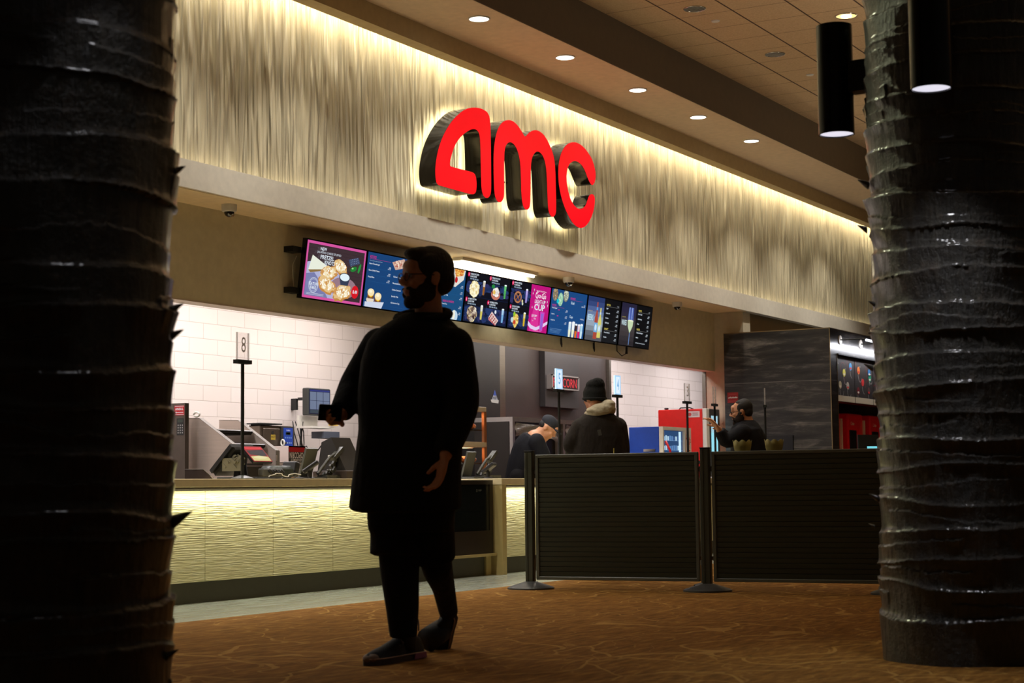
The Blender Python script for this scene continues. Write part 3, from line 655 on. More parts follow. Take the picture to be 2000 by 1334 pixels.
for x, h, c in ((9.3, 2.7, ((214, 232, 240), (236, 240, 214))), (10.8, 2.9, ((240, 244, 246), (232, 236, 200))), (14.6, 2.6, ((170, 214, 236), (200, 226, 240)))): cup(a, x, 7.9, h*1.3, c); a.up()
for x, c in ((12.0, ((60, 40, 40), (214, 110, 30))), (13.3, ((226, 206, 214), (226, 30, 110)))): cup(a, x, 8.0, 3.3, c); a.up()
a.build('popcorn_menu_picture', LIT, t)
# 7 beers
t, a = screen(17.37, 18.215, 'dark menu screen picturing two beer bottles beside a drinks list')
a.rect(0, 0, 16, 9, (10, 12, 16)).up()
for k in range(9): a.rect(0, k, 8, k+1, ((40, 56, 104), (52, 70, 120), (76, 96, 146), (104, 124, 160), (130, 150, 176), (150, 164, 180), (130, 140, 150), (96, 100, 110), (84, 84, 90))[k])
a.up(); a.rect(8, 7, 16, 9, (22, 24, 28)).up()
def bottle(a, x, y, h, body, lab, neck):
    a.poly([(x-.25, y-h/2), (x+.25, y-h/2), (x+.32, y-h*.24), (x+.8, y-h*.05), (x+.85, y+h/2), (x-.85, y+h/2), (x-.8, y-h*.05), (x-.32, y-h*.24)], body).up()
    a.rect(x-.8, y+h*.06, x+.8, y+h*.32, lab).rect(x-.3, y-h*.36, x+.3, y-h*.28, neck).up(); a.ell(x, y+h*.19, .5, h*.09, (206, 230, 246), 14)
bottle(a, 6.4, 5.2, 6.2, (214, 206, 110), (196, 206, 180), (200, 214, 220)); bottle(a, 4.6, 4.8, 7.6, (168, 72, 56), (110, 176, 224), (90, 160, 220))
a.text(.4, 2.9, 'BOTTLES OF', .2, (206, 190, 90), w=1.9); a.text(.4, 3.7, 'BEERS', 1.2, (190, 224, 236), .03, w=2.6)
for y0, hd, rows in ((1.0, 'BOTTLES', ('Lager', 'Amber Ale', 'Summer', 'Stella Style')), (6.0, 'DRAFT', ('House Selection', 'Pale Ale'))):
    a.text(9, y0, hd, .36, (226, 206, 96), .02, w=1.9); a.rect(9, y0+.5, 15.2, y0+.53, (150, 150, 150)); a.text(15.2, y0+.1, '16 OZ', .22, WHT, al='r')
    for k, r_ in enumerate(rows): a.text(9, y0+.75+k*1.0, r_, .3, WHT, .02); a.text(15.2, y0+1.0+k*1.0, '9.99', .26, WHT, .02, al='r'); a.text(15.2, y0+1.3+k*1.0, '150 CAL', .2, WHT, .01, al='r')
a.build('beer_picture', LIT, t)
# 8 wines
t, a = screen(18.235, 19.09, 'dark menu screen picturing champagne glasses, last of the row')
a.rect(0, 0, 16, 9, (10, 12, 16)).up()
for k in range(9): a.rect(0, k, 7.6, k+1, ((36, 34, 58), (40, 36, 62), (44, 40, 60), (56, 50, 60), (64, 58, 62), (66, 60, 62), (60, 54, 56), (50, 46, 50), (42, 38, 42))[k])
a.up()
for x in (4.3, 5.6): a.poly([(x-.55, .8), (x+.55, .8), (x+.8, 3.6), (x-.8, 3.6)], (76, 96, 170)).up(); a.rect(x-.3, .8, x-.1, 3.6, (170, 196, 236)).up()
a.poly([(3.5, 3.6), (6.4, 3.6), (6.2, 4.8), (5.1, 6.2), (4.9, 6.2), (3.8, 4.8)], (196, 214, 176)).up(); a.rect(4.9, 6.2, 5.1, 8.8, (110, 150, 214)).up(); a.ell(5, 3.6, 1.4, .18, (230, 236, 206), 16)
a.text(.5, 2.9, 'GLASS OF', .2, (206, 190, 90), w=1.8); a.text(.4, 3.6, 'WINES', 1.15, (206, 230, 236), .03, w=2.6)
for y0, hd, rows in ((1.0, 'WHITES', ('Pinot Grigio', 'Chardonnay', 'Rose')), (5.0, 'REDS', ('Cabernet Sauvignon', 'Merlot'))):
    a.text(8.6, y0, hd, .36, (226, 206, 96), .02, w=1.6); a.rect(8.6, y0+.5, 14.6, y0+.53, (150, 150, 150)); a.text(14.6, y0+.1, '6 OZ', .22, WHT, al='r')
    for k, r_ in enumerate(rows): a.text(8.6, y0+.75+k*1.05, r_, .3, WHT, .02); a.text(14.6, y0+1.0+k*1.05, '8.49', .28, WHT, .02, al='r'); a.text(14.6, y0+1.32+k*1.05, '120 CAL', .2, WHT, .01, al='r')
a.text(8.6, 8.0, '2,000 calories a day is used for general advice', .22, WHT, .01, w=5); a.build('wine_picture', LIT, t)
MB().tube([(18.3, 8.92, 2.46), (18.32, 8.93, 2.38), (18.45, 8.93, 2.33), (18.55, 8.93, 2.36), (18.56, 8.92, 2.45)], .006, 6).box((18.56, 8.92, 2.40), (.02, .02, .08)).build('cable', rubber, t)
for x in (16.95, 17.75): tag(MB().tube([(x, 8.94, 2.45), (x+.01, 8.94, 2.36), (x+.02, 8.945, 2.34), (x+.0, 8.95, 2.38), (x, 8.95, 2.44)], .007, 6).build('screen_cable', rubber), 'short black cable loop hanging under the blue popcorn menu screen' if x < 17 else 'short black cable end hanging under the beer menu screen', 'cable')

# ================================================================== SERVICE COUNTER
stone = M('cream_counter_top', (226, 210, 164), .35)
front_m = ripple_mat('horizontal_ripple_panel', (212, 204, 156), (6, 9, 130), 1.0, .011, .45)
kick = M('dark_kick_plate', (74, 70, 52), .5)
def counter_run(x0, x1, label, panels, ends=()):
    t = thing('service_counter', label, 'counter', (x0, 8.15, 0))
    MB().bb((x0, 8.02, .825), (x1, 8.86, .885), .004).build('counter_top', stone, t)
    MB().bb((x0, 8.17, .15), (x1, 8.8, .825)).build('cabinet_body', M('counter_body', (120, 110, 90), .6), t)
    MB().bb((x0, 8.15, 0.0), (x1, 8.75, .15)).build('kick_plate', kick, t)
    for a_, b_ in zip(panels[:-1], panels[1:]): MB().bb((a_+.002, 8.13, .152), (b_-.002, 8.17, .80)).build('ripple_panel', front_m, t)
    for e in ends: MB().bb((e, 8.02, 0), (e+.075, 8.16, .825)).build('end_post', M('cream_end_post', (190, 170, 112), .4), t)
    return t
counter_run(7.6, 12.72, 'long counter with lit rippled cream front and dark kick plate', (7.6, 8.32, 9.09, 9.88, 10.68, 11.46, 12.2, 12.72))
counter_run(13.99, 21.1, 'counter section with lit rippled front running on behind the black barrier', (14.075, 14.9, 15.7, 16.5, 17.3, 18.1, 18.9, 19.7, 21.1), (13.995,))
t = thing('display_case', 'dark glass display case built into the counter behind the walking man', 'display case', (12.73, 8.15, 0))
MB().bb((12.73, 8.1, .2), (13.96, 8.8, .3)).bb((12.73, 8.1, .83), (13.96, 8.8, .87)).bb((12.73, 8.1, .3), (12.77, 8.8, .83)).bb((13.9, 8.1, .3), (13.96, 8.8, .83)).bb((12.73, 8.75, .3), (13.96, 8.8, .83)).build('frame', M('bronze_frame', (46, 38, 28), .35, .5), t)
MB().bb((12.77, 8.105, .41), (13.9, 8.112, .83)).build('glass_front', M('dark_glass', (26, 30, 28), .08, alpha=.62), t)
MB().bb((12.77, 8.10, .3), (13.9, 8.115, .41)).build('lower_panel', M('bronze_frame', (46, 38, 28), .35, .5), t)
MB().bb((12.77, 8.2, .58), (13.9, 8.7, .59)).build('shelf', steel_d, t)
MB().bb((12.73, 8.08, .175), (13.99, 8.2, .2)).build('base_rail', M('cream_end_post', (190, 170, 112), .4), t)
MB().bb((12.73, 8.15, 0), (13.96, 8.7, .175)).build('kick_plate', kick, t)
MB().bb((13.88, 8.13, 0), (13.97, 8.2, .175)).build('foot_block', M('cream_end_post', (190, 170, 112), .4), t)
for i, (x, z, c) in enumerate(((13.2, .60, (110, 70, 40)), (13.45, .60, (130, 40, 36)), (13.7, .60, (90, 90, 70)), (13.15, .31, (120, 110, 60)), (13.5, .31, (80, 60, 50)))):
    pass
# lettering on glass
a = Art((13.6, 8.103, .80), (.25, 0, 0), (0, 0, -.05), 10, 2, .0004); a.ring(3, 1, .5, .5, .12, (120, 120, 110)); a.text(4, .6, 'COLD', .6, (120, 120, 110)); a.build('glass_lettering', PRINT, t)

# ------------------------------------------------------------------ numbered register posts
acr = M('acrylic_panel', (214, 206, 200), .15, alpha=.07)
def number_post(x, y, num, label, lit=False, turn=0, base=.885, h=1.12):
    t = thing('register_number_post', label, 'sign post', (x, y, base), 'numbered posts along the counter')
    MB().lathe((x, y, base), [(.085, 0), (.085, .008), (.05, .022), (.018, .03)], 32).build('base', M('post_base', (70, 72, 66), .4), t, smooth=True, angle=SMA)
    MB().cyl((x, y, base+.025), (x, y, base+h-.235), .0135, seg=16).build('pole', black_metal, t, smooth=True, angle=SMA)
    R = Matrix.Rotation(turn, 3, 'Z'); w_ = .14; d = .014
    MB().box((x, y, base+h-.225), (w_+.03, d+.035, .03), rz=turn).build('holder', black_metal, t)
    z0, z1 = base+h-.21, base+h
    if lit: MB().box((x, y, (z0+z1)/2), (w_, d, z1-z0), rz=turn).build('light_box', M('lightbox_glow', (190, 226, 255), .3, emit=1.1), t)
    else:
        mb = MB()
        for s in (-1, 1): mb.box(V3((x, y, (z0+z1)/2)) + R @ V3((0, s*d/2, 0)), (w_, .003, z1-z0), rz=turn)
        mb.build('acrylic_panel', acr, t)
        mb = MB()
        for s in (-1, 1): mb.box(V3((x, y, (z0+z1)/2)) + R @ V3((s*w_/2, 0, 0)), (.005, d, z1-z0), rz=turn)
        mb.build('edge_strip', M('acrylic_edge', (176, 170, 164), .3, alpha=.45), t)
    O = V3((x, y, z1)) + R @ V3((-w_/2, -d/2-.002, 0)); U = R @ V3((w_, 0, 0))
    a = Art(O, U, (0, 0, -(z1-z0)), 10, 15, .0006)
    if lit:
        a.rect(0, 0, 10, 15, (176, 216, 250)).up(); a.rect(1.6, 1, 8.4, 14, (226, 242, 255)).up(); a.text(5, 3, num, 8, (120, 176, 226), .03, al='c', w=3.2); a.build('number', LIT, t)
    else: a.text(5, 2.2, num, 8.6, (186, 178, 172), .0, al='c', w=4.0); a.build('number', PRINT, t)
    return t
number_post(10.56, 8.33, '8', 'black post topped by a clear plate numbered 8, nearest the food display')
number_post(15.72, 8.33, '5', 'post with a glowing blue white plate, in front of the red popcorn sign', True)
number_post(17.08, 8.33, '4', 'post with a glowing blue white plate, behind the man in the black beanie', True)
number_post(18.96, 8.33, '3', 'black post with a clear plate numbered 3 in front of the red cooler')
number_post(19.79, 8.33, '2', 'black post seen beside the raised hands of the bearded man', False, math.radians(10))
number_post(20.55, 7.97, '1', 'black post with thin white plate seen edge on before the dark stone wall', False, math.radians(21.5))
# ================================================================== KITCHEN BEHIND THE COUNTER
MB_ = MB
t = thing('back_counter', 'long steel work counter under the white block wall', 'counter', (11, 9.3, 0))
MB().bb((7.5, 9.25, .86), (14.6, 10.9, .9)).build('worktop', steel, t)
MB().bb((7.5, 9.3, 0), (14.6, 10.85, .86)).build('cabinet_body', steel_d, t)
# slanted roller grill display
t = thing('roller_grill', 'steel food display with sloped side panels and dark rollers', 'grill', (11.6, 9.7, .9))
def side(X, pts): return [at(x, y, X=X) for x, y in pts]
def drop(p, z=.9): return V3((p.x, p.y, z))
A = side(11.58, ((356, 817), (389.5, 817.5), (458, 871)))
B = side(12.11, ((428, 821), (465, 821.5), (538, 880)))
for P_, nm in ((A, 'side_panel'), (B, 'side_panel')):
    poly = P_ + [V3((P_[2].x, P_[2].y-.01, P_[2].z-.05)), drop(P_[2]), drop(P_[0])]
    sp = MB().prism(poly, (.014, 0, 0)).build(nm, M('panel_steel', (186, 172, 162), .38, .55, bump=((2, 2, 60), .2, .003)), t)
    q0, q1, q2 = P_; fl_ = MB()
    for u_, v_ in ((q0, q1), (q1, q2)): fl_.prism([u_+V3((-.002, 0, .001)), v_+V3((-.002, 0, .001)), v_+V3((.05, 0, .001)), u_+V3((.05, 0, .001))], (0, .002, .004))
    fl_.prism([q2+V3((-.002, -.008, .0)), q2+V3((.05, -.008, 0)), q2+V3((.05, -.008, -.22)), q2+V3((-.002, -.008, -.22))], (0, .004, 0))
    fl_.build('edge_flange', M('flange_steel', (122, 114, 106), .6, .1), sp)
yb, yf = A[0].y, A[2].y
for z, y0, y1, n in ((1.31, A[1].y-.12, A[1].y+.28, 9), (1.19, A[1].y-.26, A[1].y+.2, 9)):
    for k in range(n):
        yy = y0+(y1-y0)*k/(n-1)
        r_ = MB().cyl((11.6, yy, z+.004*k), (12.1, yy, z+.004*k), .011, seg=10).build('roller', M('roller_steel', (126, 112, 104), .3, .6), t)
    MB().bb((11.6, y0-.03, z-.03), (12.1, y1, z-.018)).build('shelf', steel_d, t)
    MB().cyl((11.62, y0-.035, z-.006), (12.09, y0-.035, z-.006), .016, seg=10).build('front_rail', M('dark_rail', (40, 36, 34), .3, .6), t)
MB().bb((11.6, A[2].y+.1, 1.02), (12.1, A[0].y, 1.03)).build('shelf', steel_d, t)
MB().bb((11.6, A[2].y+.02, .9), (12.1, A[2].y+.05, 1.0)).build('front_panel', steel_d, t)
q = A[1]; MB().tube([q+V3((.0, .03+.03*math.cos(a), .035+.018*math.sin(a))) for a in [k*math.pi/6 for k in range(12)]], .009, 6).build('paper_tag', white_plastic, t, smooth=True)
# low sloped guard
t = thing('sneeze_guard', 'small sloped dark panel with bright edge at the foot of the steel food display', 'guard', (11.0, 8.95, .885))
p = [at(361, 917, X=10.72), at(397, 917, X=10.72), at(421, 938, X=10.72)]
MB().prism(p+[V3((p[0].x, p[0].y, p[2].z))], (.01, 0, 0)).build('panel', M('panel_dark', (62, 50, 44), .4, .4), t)
MB().tube([p[0], p[1], p[2]], .004, 6).build('edge_trim', chrome, t)
# extinguisher cabinet
t = thing('suppression_control_box', 'steel control box with red label and keypad beside the dark trunk', 'control box', (11.5, 9.55, .9))
p0 = at(361.5, 787, X=11.42); y1 = at(330, 787, X=11.42).y
MB().bb((11.42, p0.y, .9), (11.47, y1, p0.z)).build('housing', M('box_steel', (92, 84, 78), .35, .7), t)
a = Art((11.419, y1, p0.z), (0, p0.y-y1, 0), (0, 0, -(p0.z-.9)), 10, 26, .0006)
a.rect(3.5, .8, 9.6, 4.2, (170, 22, 30)).up(); a.rect(3.8, 1.0, 9.3, 1.12, WHT).rect(3.8, 3.8, 9.3, 3.92, WHT); a.text(4.0, 1.6, 'ANSUL', .8, WHT, .02, w=5.0); a.rect(4.4, 3.1, 9.0, 3.25, WHT).poly([(4.0, 3.17), (4.8, 2.85), (4.8, 3.5)], WHT)
a.rect(5, 5.2, 9.3, 11, (20, 22, 26)).up()
for r_ in range(4):
    for c_ in range(3): a.ell(5.9+c_*1.3, 7.6+r_*.85, .35, .28, (150, 150, 150), 10)
a.rect(5.5, 5.6, 8.8, 6.6, (44, 56, 50)); a.build('label_and_keypad', PRINT, t)
# oven with blue controls
t = thing('warming_oven', 'steel countertop oven with blue control panel and black handle', 'oven', (13.6, 10.35, .9))
xc = at(509, 830, Y=10.3).x; xr = at(570, 830, Y=10.3).x; yl = at(484, 828, X=xc).y; zt = at(509, 830, Y=10.3).z
MB().bb((xc, 10.3, 1.16), (xr, yl, zt), .01).build('housing', M('oven_steel', (112, 100, 90), .35, .8), t)
dr = MB().bb((xc+.03, 10.285, 1.20), (xr-.21, 10.3, zt-.03), .004).build('door', M('oven_steel', (112, 100, 90), .35, .8), t)
MB().cyl((xc+.32, 10.25, 1.255), (xr-.215, 10.25, 1.255), .014, seg=12).cyl((xc+.34, 10.25, 1.255), (xc+.34, 10.29, 1.255), .008).build('handle', rubber, dr)
MB().tube([(xc+.27+.0*k, 10.24+.02*math.cos(k*.7), 1.255+.03*math.sin(k*.7)) for k in range(10)], .009, 6).build('ring', white_plastic, dr)
bx = xr-.19
MB().bb((bx, 10.27, 1.15), (xr, 10.31, zt-.005)).build('control_panel', M('panel_frame', (60, 58, 56), .4), t)
a = Art((bx+.012, 10.268, zt-.02), (.15, 0, 0), (0, 0, -(zt-.02-1.165)), 8, 14, .0006)
a.rect(0, 0, 8, 14, (18, 66, 176)).up(); a.rect(2, 2.4, 6, 4.0, (20, 40, 40)); a.rect(2.4, 2.7, 5.6, 3.7, (90, 150, 110)); a.l += 1
for k in range(4): a.ell(1.6+k*1.6, 8.6, .5, .45, (170, 196, 230), 10); a.ell(1.6+k*1.6, 5.6, .6, .5, (110, 150, 214), 10)
a.text(4, 1.0, 'TURBO', .8, WHT, .02, al='c', w=3.5); a.rect(2.5, 10.5, 5.5, 12.5, (10, 30, 100)); a.build('control_graphics', PRINT, t)
a = Art((xc+.12, 10.284, zt-.05), (.1, 0, 0), (0, 0, -.09), 10, 9, .0006); a.rect(2, 4, 9, 9, (176, 150, 50)).up(); a.text(5.5, 5, 'HOT', 2, (40, 34, 20), .03, al='c'); a.ell(5, 2, 2, 2, (30, 28, 26), 14); a.build('warning_sticker', PRINT, t)
MB().bb((xc-.02, 10.28, zt+.008), (xr-.18, yl, zt+.02)).bb((xc+.02, 10.3, zt), (xc+.06, yl-.02, zt+.01)).build('black_tray', rubber, t)
MB().bb((xc+.1, 10.05, 1.05), (xr+.08, 10.5, 1.07)).bb((xc+.1, 10.05, 1.10), (xr+.02, 10.4, 1.135)).bb((xc+.12, 10.1, .9), (xc+.16, 10.5, 1.16)).bb((xr-.04, 10.1, .9), (xr, 10.5, 1.16)).build('conveyor_tray', steel_d, t)
# wall monitor
t = thing('order_monitor', 'boxy order monitor showing six grey blue tiles, on a wall arm', 'monitor', (14.7, 10.6, 1.55))
ml, mr = at(602, 757, Y=10.6), at(646, 760, Y=10.6); mz0 = at(602, 811, Y=10.6).z
MB().bb((ml.x, 10.6, mz0), (mr.x, 10.68, ml.z), .01).build('housing', dark_grey, t)
a = Art((ml.x+.015, 10.598, ml.z-.012), (mr.x-ml.x-.03, 0, 0), (0, 0, -(ml.z-mz0-.03)), 12, 14, .0008)
a.rect(0, 0, 12, 14, (20, 26, 60)).up(); a.rect(.4, .4, 11.6, 1.2, (34, 44, 120))
for i in range(3):
    for j in range(2): a.rect(.4+3.8*i, 1.5+5.1*j, 3.95+3.8*i, 6.4+5.1*j, (104, 116, 142))
a.rect(.4, 11.8, 11.6, 13.6, (50, 62, 72)); a.build('screen', LIT, t)
wa = at(579, 788, Y=10.95)
MB().bb((wa.x-.03, 10.93, wa.z-.07), (wa.x+.0, 11.0, wa.z+.05)).bb((wa.x, 10.74, wa.z+.03), (ml.x+.16, 10.78, wa.z+.06)).bb((wa.x-.02, 10.74, wa.z+.03), (wa.x+.02, 10.92, wa.z+.06)).build('wall_arm', black_plastic, t)
MB().bb((ml.x-.02, 10.55, 1.43), (mr.x, 10.74, 1.45)).bb((ml.x-.02, 10.7, 1.45), (ml.x+.3, 10.73, mz0)).build('keyboard_shelf', white_plastic, t)
MB().bb((ml.x+.22, 10.56, 1.33), (mr.x+.1, 10.72, 1.40)).build('printer_module', M('module_slate', (70, 76, 90), .5), t)
MB().bb((ml.x+.3, 10.54, 1.46), (mr.x+.05, 10.56, 1.475)).build('yellow_strip', M('yellow_strip', (226, 190, 90), .4), t)
rd = random.Random(3); mb = MB()
for k in range(6):
    x = ml.x-.08+rd.random()*.2; pts = [V3((x+.03*math.sin(j*1.1+k)+.018*j, 10.72+.02*math.cos(j+k), 1.5-.11*j)) for j in range(6 if k < 3 else 4)]; mb.tube(pts, .006, 6)
mb.tube([V3((ml.x+.1+.045*j, 10.7, 1.25-.07*math.sin(j*.55))) for j in range(9)], .006, 6); mb.build('cable_bundle', rubber, t, smooth=True)
tag(MB().tube([V3((ml.x+.02+.045*math.cos(a_), 10.7, 1.05+.08*math.sin(a_))) for a_ in [k*.5 for k in range(26)]], .007, 6).build('cable_coil', rubber), 'coil of black cable hanging against the white block wall below the order monitor', 'cable')
# popcorn boxes
bx0 = at(563, 885, Y=9.35)
for k in range(6):
    z0 = .9+k*.024
    o = MB().bb((12.52, 9.35, z0), (12.7, 9.55, z0+.021)).build('flat_popcorn_carton', M('carton_white', (214, 208, 204), .6, noise=((30, 30, 200), .2)))
    tag(o, 'flat white popcorn carton in the pile, '+('bottom', 'second', 'third', 'fourth', 'fifth', 'topmost')[k]+' one under the upside down carton', 'carton', 'flat cartons in the pile')
tag(MB().bb((12.48, 9.33, 1.045), (12.73, 9.57, 1.19), .004).build('popcorn_carton', M('carton_body', (206, 196, 190), .6)), 'red white and black popcorn carton lying upside down on the carton pile', 'carton')
o = bpy.data.objects['popcorn_carton']
a = Art((12.48, 9.328, 1.19), (.25, 0, 0), (0, 0, -.145), 20, 14, .0006); a.rect(0, 0, 20, 14, (54, 50, 48)).rect(0, 0, 20, 1.2, (222, 212, 206)).up(); a.rect(0, 1.2, 20, 5.2, (206, 24, 34)).up(); a.text(1.0, 5.6, 'POPCORN', 5, (236, 230, 226), .04, w=18, flip=True); a.text(2, 11, 'GOURMET', 2.2, (236, 230, 226), .03, w=15, flip=True)
a.build('carton_print', PRINT, o)
a = Art((12.479, 9.57, 1.19), (0, -.24, 0), (0, 0, -.145), 20, 14, .0006); a.rect(0, 0, 20, 14, (222, 208, 204)); a.build('blank_side', PRINT, o)
tag(MB().bb((12.42, 9.24, .9), (12.5, 9.32, .98), .004).build('cardboard_box', M('kraft', (190, 140, 86), .7)), 'small kraft cardboard box beside the pile of popcorn cartons', 'box')
tag(MB().bb((12.04, 8.2, .885), (12.16, 8.32, .95), .004).build('cardboard_box', M('kraft_dark', (120, 78, 52), .7)), 'brown cardboard box on the counter next to the walking man\'s sleeve', 'box')

# ---- point of sale terminals on the counter
rgrid = random.Random(11)
def pos_terminal(x, y, label, group='register terminals on the counter'):
    t = thing('register_terminal', label, 'cash register', (x, y, .885), group)
    MB().bb((x-.14, y-.1, .885), (x+.16, y+.14, .905), .004).build('base_plate', dark_grey, t)
    MB().tube([(x+.02, y+.03, .9), (x+.02, y+.03, 1.0), (x+.02, y+.0, 1.1)], [.06, .045, .035], 14).build('stand', black_plastic, t)
    # operator monitor leaning back towards the kitchen
    d = V3((0, .2, -.2)).normalized(); n = V3((0, -.7, -.7))
    pts = [V3((x-.13, y+.0, 1.135)), V3((x+.15, y+.0, 1.135)), V3((x+.15, y+.2, .935)), V3((x-.13, y+.2, .935))]
    MB().prism(pts, V3((0, .02, .025))).prism([p_ + V3((0, -.012, -.02)) + (V3((.03, 0, 0)) if i in (0, 3) else V3((-.03, 0, 0))) for i, p_ in enumerate(pts)], V3((0, .012, .02))).build('operator_screen', black_plastic, t)
    mb = MB()
    for k in range(26):
        u_ = rgrid.random(); mb.box(V3((x-.13+rgrid.random()*.06, y-.07+.17*u_, .99+.08*rgrid.random()-.03*abs(u_-.5))), (.016, .012+.03*rgrid.random(), .005+.010*rgrid.random()), M3=Matrix.Rotation((-.78, .7)[k % 2], 3, 'X'))
    mb.box((x-.12, y+.0, 1.0), (.006, .2, .10)).build('printed_board', M('board_tan', (112, 108, 86), .5), t)
    # customer display facing the lobby
    cp = [V3((x-.05, y-.03, 1.14)), V3((x+.19, y-.03, 1.14)), V3((x+.19, y-.15, 1.02)), V3((x-.05, y-.15, 1.02))]
    c = MB().prism(cp, V3((0, .012, -.014))).build('customer_display', black_plastic, t)
    return t, cp
t, cp = pos_terminal(10.80, 8.52, 'register terminal with tilted red black and cream customer display')
a = Art(cp[0]+V3((0, -.002, .002)), cp[1]-cp[0], cp[3]-cp[0], 20, 14, .0006)
a.rect(0, 0, 20, 14, (150, 24, 34)).up(); a.poly([(1, 4), (19, 3), (19, 8.4), (14, 9), (2, 7.6)], (30, 30, 40)).up(); a.rect(1, .8, 19, 3, (206, 26, 44)); a.poly([(1, 9.4), (10, 8.6), (19, 9.6), (19, 13.4), (1, 13.4)], (206, 196, 130)).up(); a.ell(10, 10.4, 7, 1.2, (222, 214, 160), 18)
a.build('display_picture', LIT, t)
MB().bb((10.86, 8.36, .905), (11.12, 8.42, .97), .01).build('connector_block', grey_plastic, t)
for k in range(3): MB().cyl((10.92+.07*k, 8.35, .955), (10.95+.07*k, 8.34, .93), .014, seg=10).build('plug', black_plastic, t)
def plate_terminal(x, y, label, flip=1):
    t = thing('register_terminal', label, 'cash register', (x, y, .885), 'register terminals on the counter')
    MB().bb((x-.1, y-.06, .885), (x+.14, y+.12, .905), .004).build('base_plate', dark_grey, t)
    p = [V3((x-.06, y+.1, .9)), V3((x+.1, y+.1, .9)), V3((x+.1, y+.03, 1.14)), V3((x-.06, y+.03, 1.14))]
    MB().prism(p, V3((0, .018, .008))).build('operator_screen', M('plate_grey', (72, 74, 66), .5), t)
    mb = MB()
    for k in range(12):
        mb.box(V3((x+.13+.04*(k % 5), y+.0-.012*(k % 3), .92+.03*(k % 6)*(k % 5)/4)), (.018+.04*rgrid.random(), .02, .012+.03*rgrid.random()), M3=Matrix.Rotation(.7, 3, 'Y'))
    mb.tube([(x+.05, y, .93), (x+.2, y-.02, 1.07), (x+.34, y-.02, 1.12)], .014, 8).box((x+.24, y-.02, .905), (.3, .1, .03)).box((x+.3, y-.02, 1.1), (.16, .05, .035), M3=Matrix.Rotation(-.6, 3, 'Y'))
    mb.build('bracket_arm', M('bracket_mix', (60, 60, 52), .45, noise=((30, 30, 30), .5)), t)
    return t
plate_terminal(11.80, 8.56, 'register terminal with grey back plate beside the walking man')
plate_terminal(14.3, 8.5, 'register terminal with grey back plate and open bracket next to the barrier post')
def card_reader(x, y, label, bright=False, rz=0.0):
    t = thing('card_reader', label, 'card reader', (x, y, .885), 'card readers on the counter')
    MB().lathe((x, y, .885), [(.045, 0), (.04, .012), (.02, .02), (.018, .07)], 20).build('stand', black_plastic, t, smooth=True, angle=SMA)
    R = Matrix.Rotation(rz, 3, 'Z') @ Matrix.Rotation(-.6, 3, 'X')
    c = V3((x, y-.01, .885+.1))
    MB().box(c, (.085, .15, .035), M3=R, b=.008).build('body', black_plastic, t)
    O = c + R @ V3((-.034, .062, .018)); a = Art(O, R @ V3((.068, 0, 0)), R @ V3((0, -.124, 0)), 6, 11, .0006)
    a.rect(.3, .3, 5.7, 4.2, (120, 150, 200) if bright else (30, 38, 46))
    for i in range(3):
        for j in range(4): a.rect(.6+1.7*i, 5+1.4*j, 1.9+1.7*i, 6+1.4*j, (190, 206, 240) if bright else (90, 92, 92))
    a.build('keypad', LIT if bright else PRINT, t); return t
card_reader(11.55, 8.42, 'dark card reader on a stand in front of the popcorn carton pile', rz=.5)
card_reader(14.22, 8.3, 'card reader with bright keypad before the last register terminal', True)
card_reader(13.78, 8.4, 'black card reader next to the display case end', rz=-.5)
t = thing('receipt_printer', 'rounded dark green receipt printer on the counter beside cables', 'printer', (11.16, 8.5, .885))
MB().box((11.16, 8.46, .94), (.26, .18, .105), b=.03).build('housing', M('printer_green', (40, 48, 44), .4), t, smooth=True, angle=SMA)
MB().box((11.33, 8.45, .965), (.06, .14, .12), M3=Matrix.Rotation(.25, 3, 'Y'), b=.01).build('side_module', black_plastic, t)
tag(MB().tube([V3((10.72+.012*k, 8.2+.012*math.sin(k*.9), .90+.028*abs(math.sin(k*.17)))) for k in range(34)], .003, 6).build('white_cable', white_plastic, smooth=True), 'thin white cable looping in front of the green receipt printer', 'cable')
tag(MB().tube([V3((10.6+.02*k, 8.26+.02*math.sin(k*.7), .893+.004*math.sin(k))) for k in range(36)], .005, 6).build('black_cable', rubber, smooth=True), 'black cable lying along the counter below the receipt printer', 'cable')
t = thing('receipt_printer', 'boxy black receipt printer with blue screen at the display case', 'printer', (13.35, 8.5, .885))
MB().box((13.35, 8.5, .93), (.34, .2, .09), b=.01).build('housing', black_plastic, t)
MB().prism([V3((13.2, 8.5, .98)), V3((13.5, 8.5, .98)), V3((13.5, 8.56, 1.12)), V3((13.2, 8.56, 1.12))], (0, .015, 0)).build('screen_back', black_plastic, t)
a = Art((13.22, 8.553, 1.11), (.26, 0, 0), (0, -.05, -.12), 10, 5, .001); a.rect(0, 0, 10, 5, (40, 96, 190)); a.build('screen', LIT, t)
MB().tube([V3((13.55+.04*math.cos(k*.5), 8.35, .95+.05*math.sin(k*.5))) for k in range(13)], .004, 6).build('cable', grey_plastic, t)

t = thing('cash_register', 'dark boxy cash register behind the walking man\'s raised arm', 'cash register', (12.2, 8.5, .885))
MB().bb((12.08, 8.42, .885), (12.42, 8.78, .96), .008).build('drawer', M('register_brown', (52, 40, 34), .5), t)
MB().prism([V3((12.1, 8.45, .96)), V3((12.1, 8.74, .96)), V3((12.1, 8.7, 1.2)), V3((12.1, 8.6, 1.24))], (.28, 0, 0)).build('housing', M('register_dark', (30, 28, 26), .5), t)
MB().box((12.098, 8.6, 1.08), (.004, .06, .02)).build('paper_label', white_plastic, t)
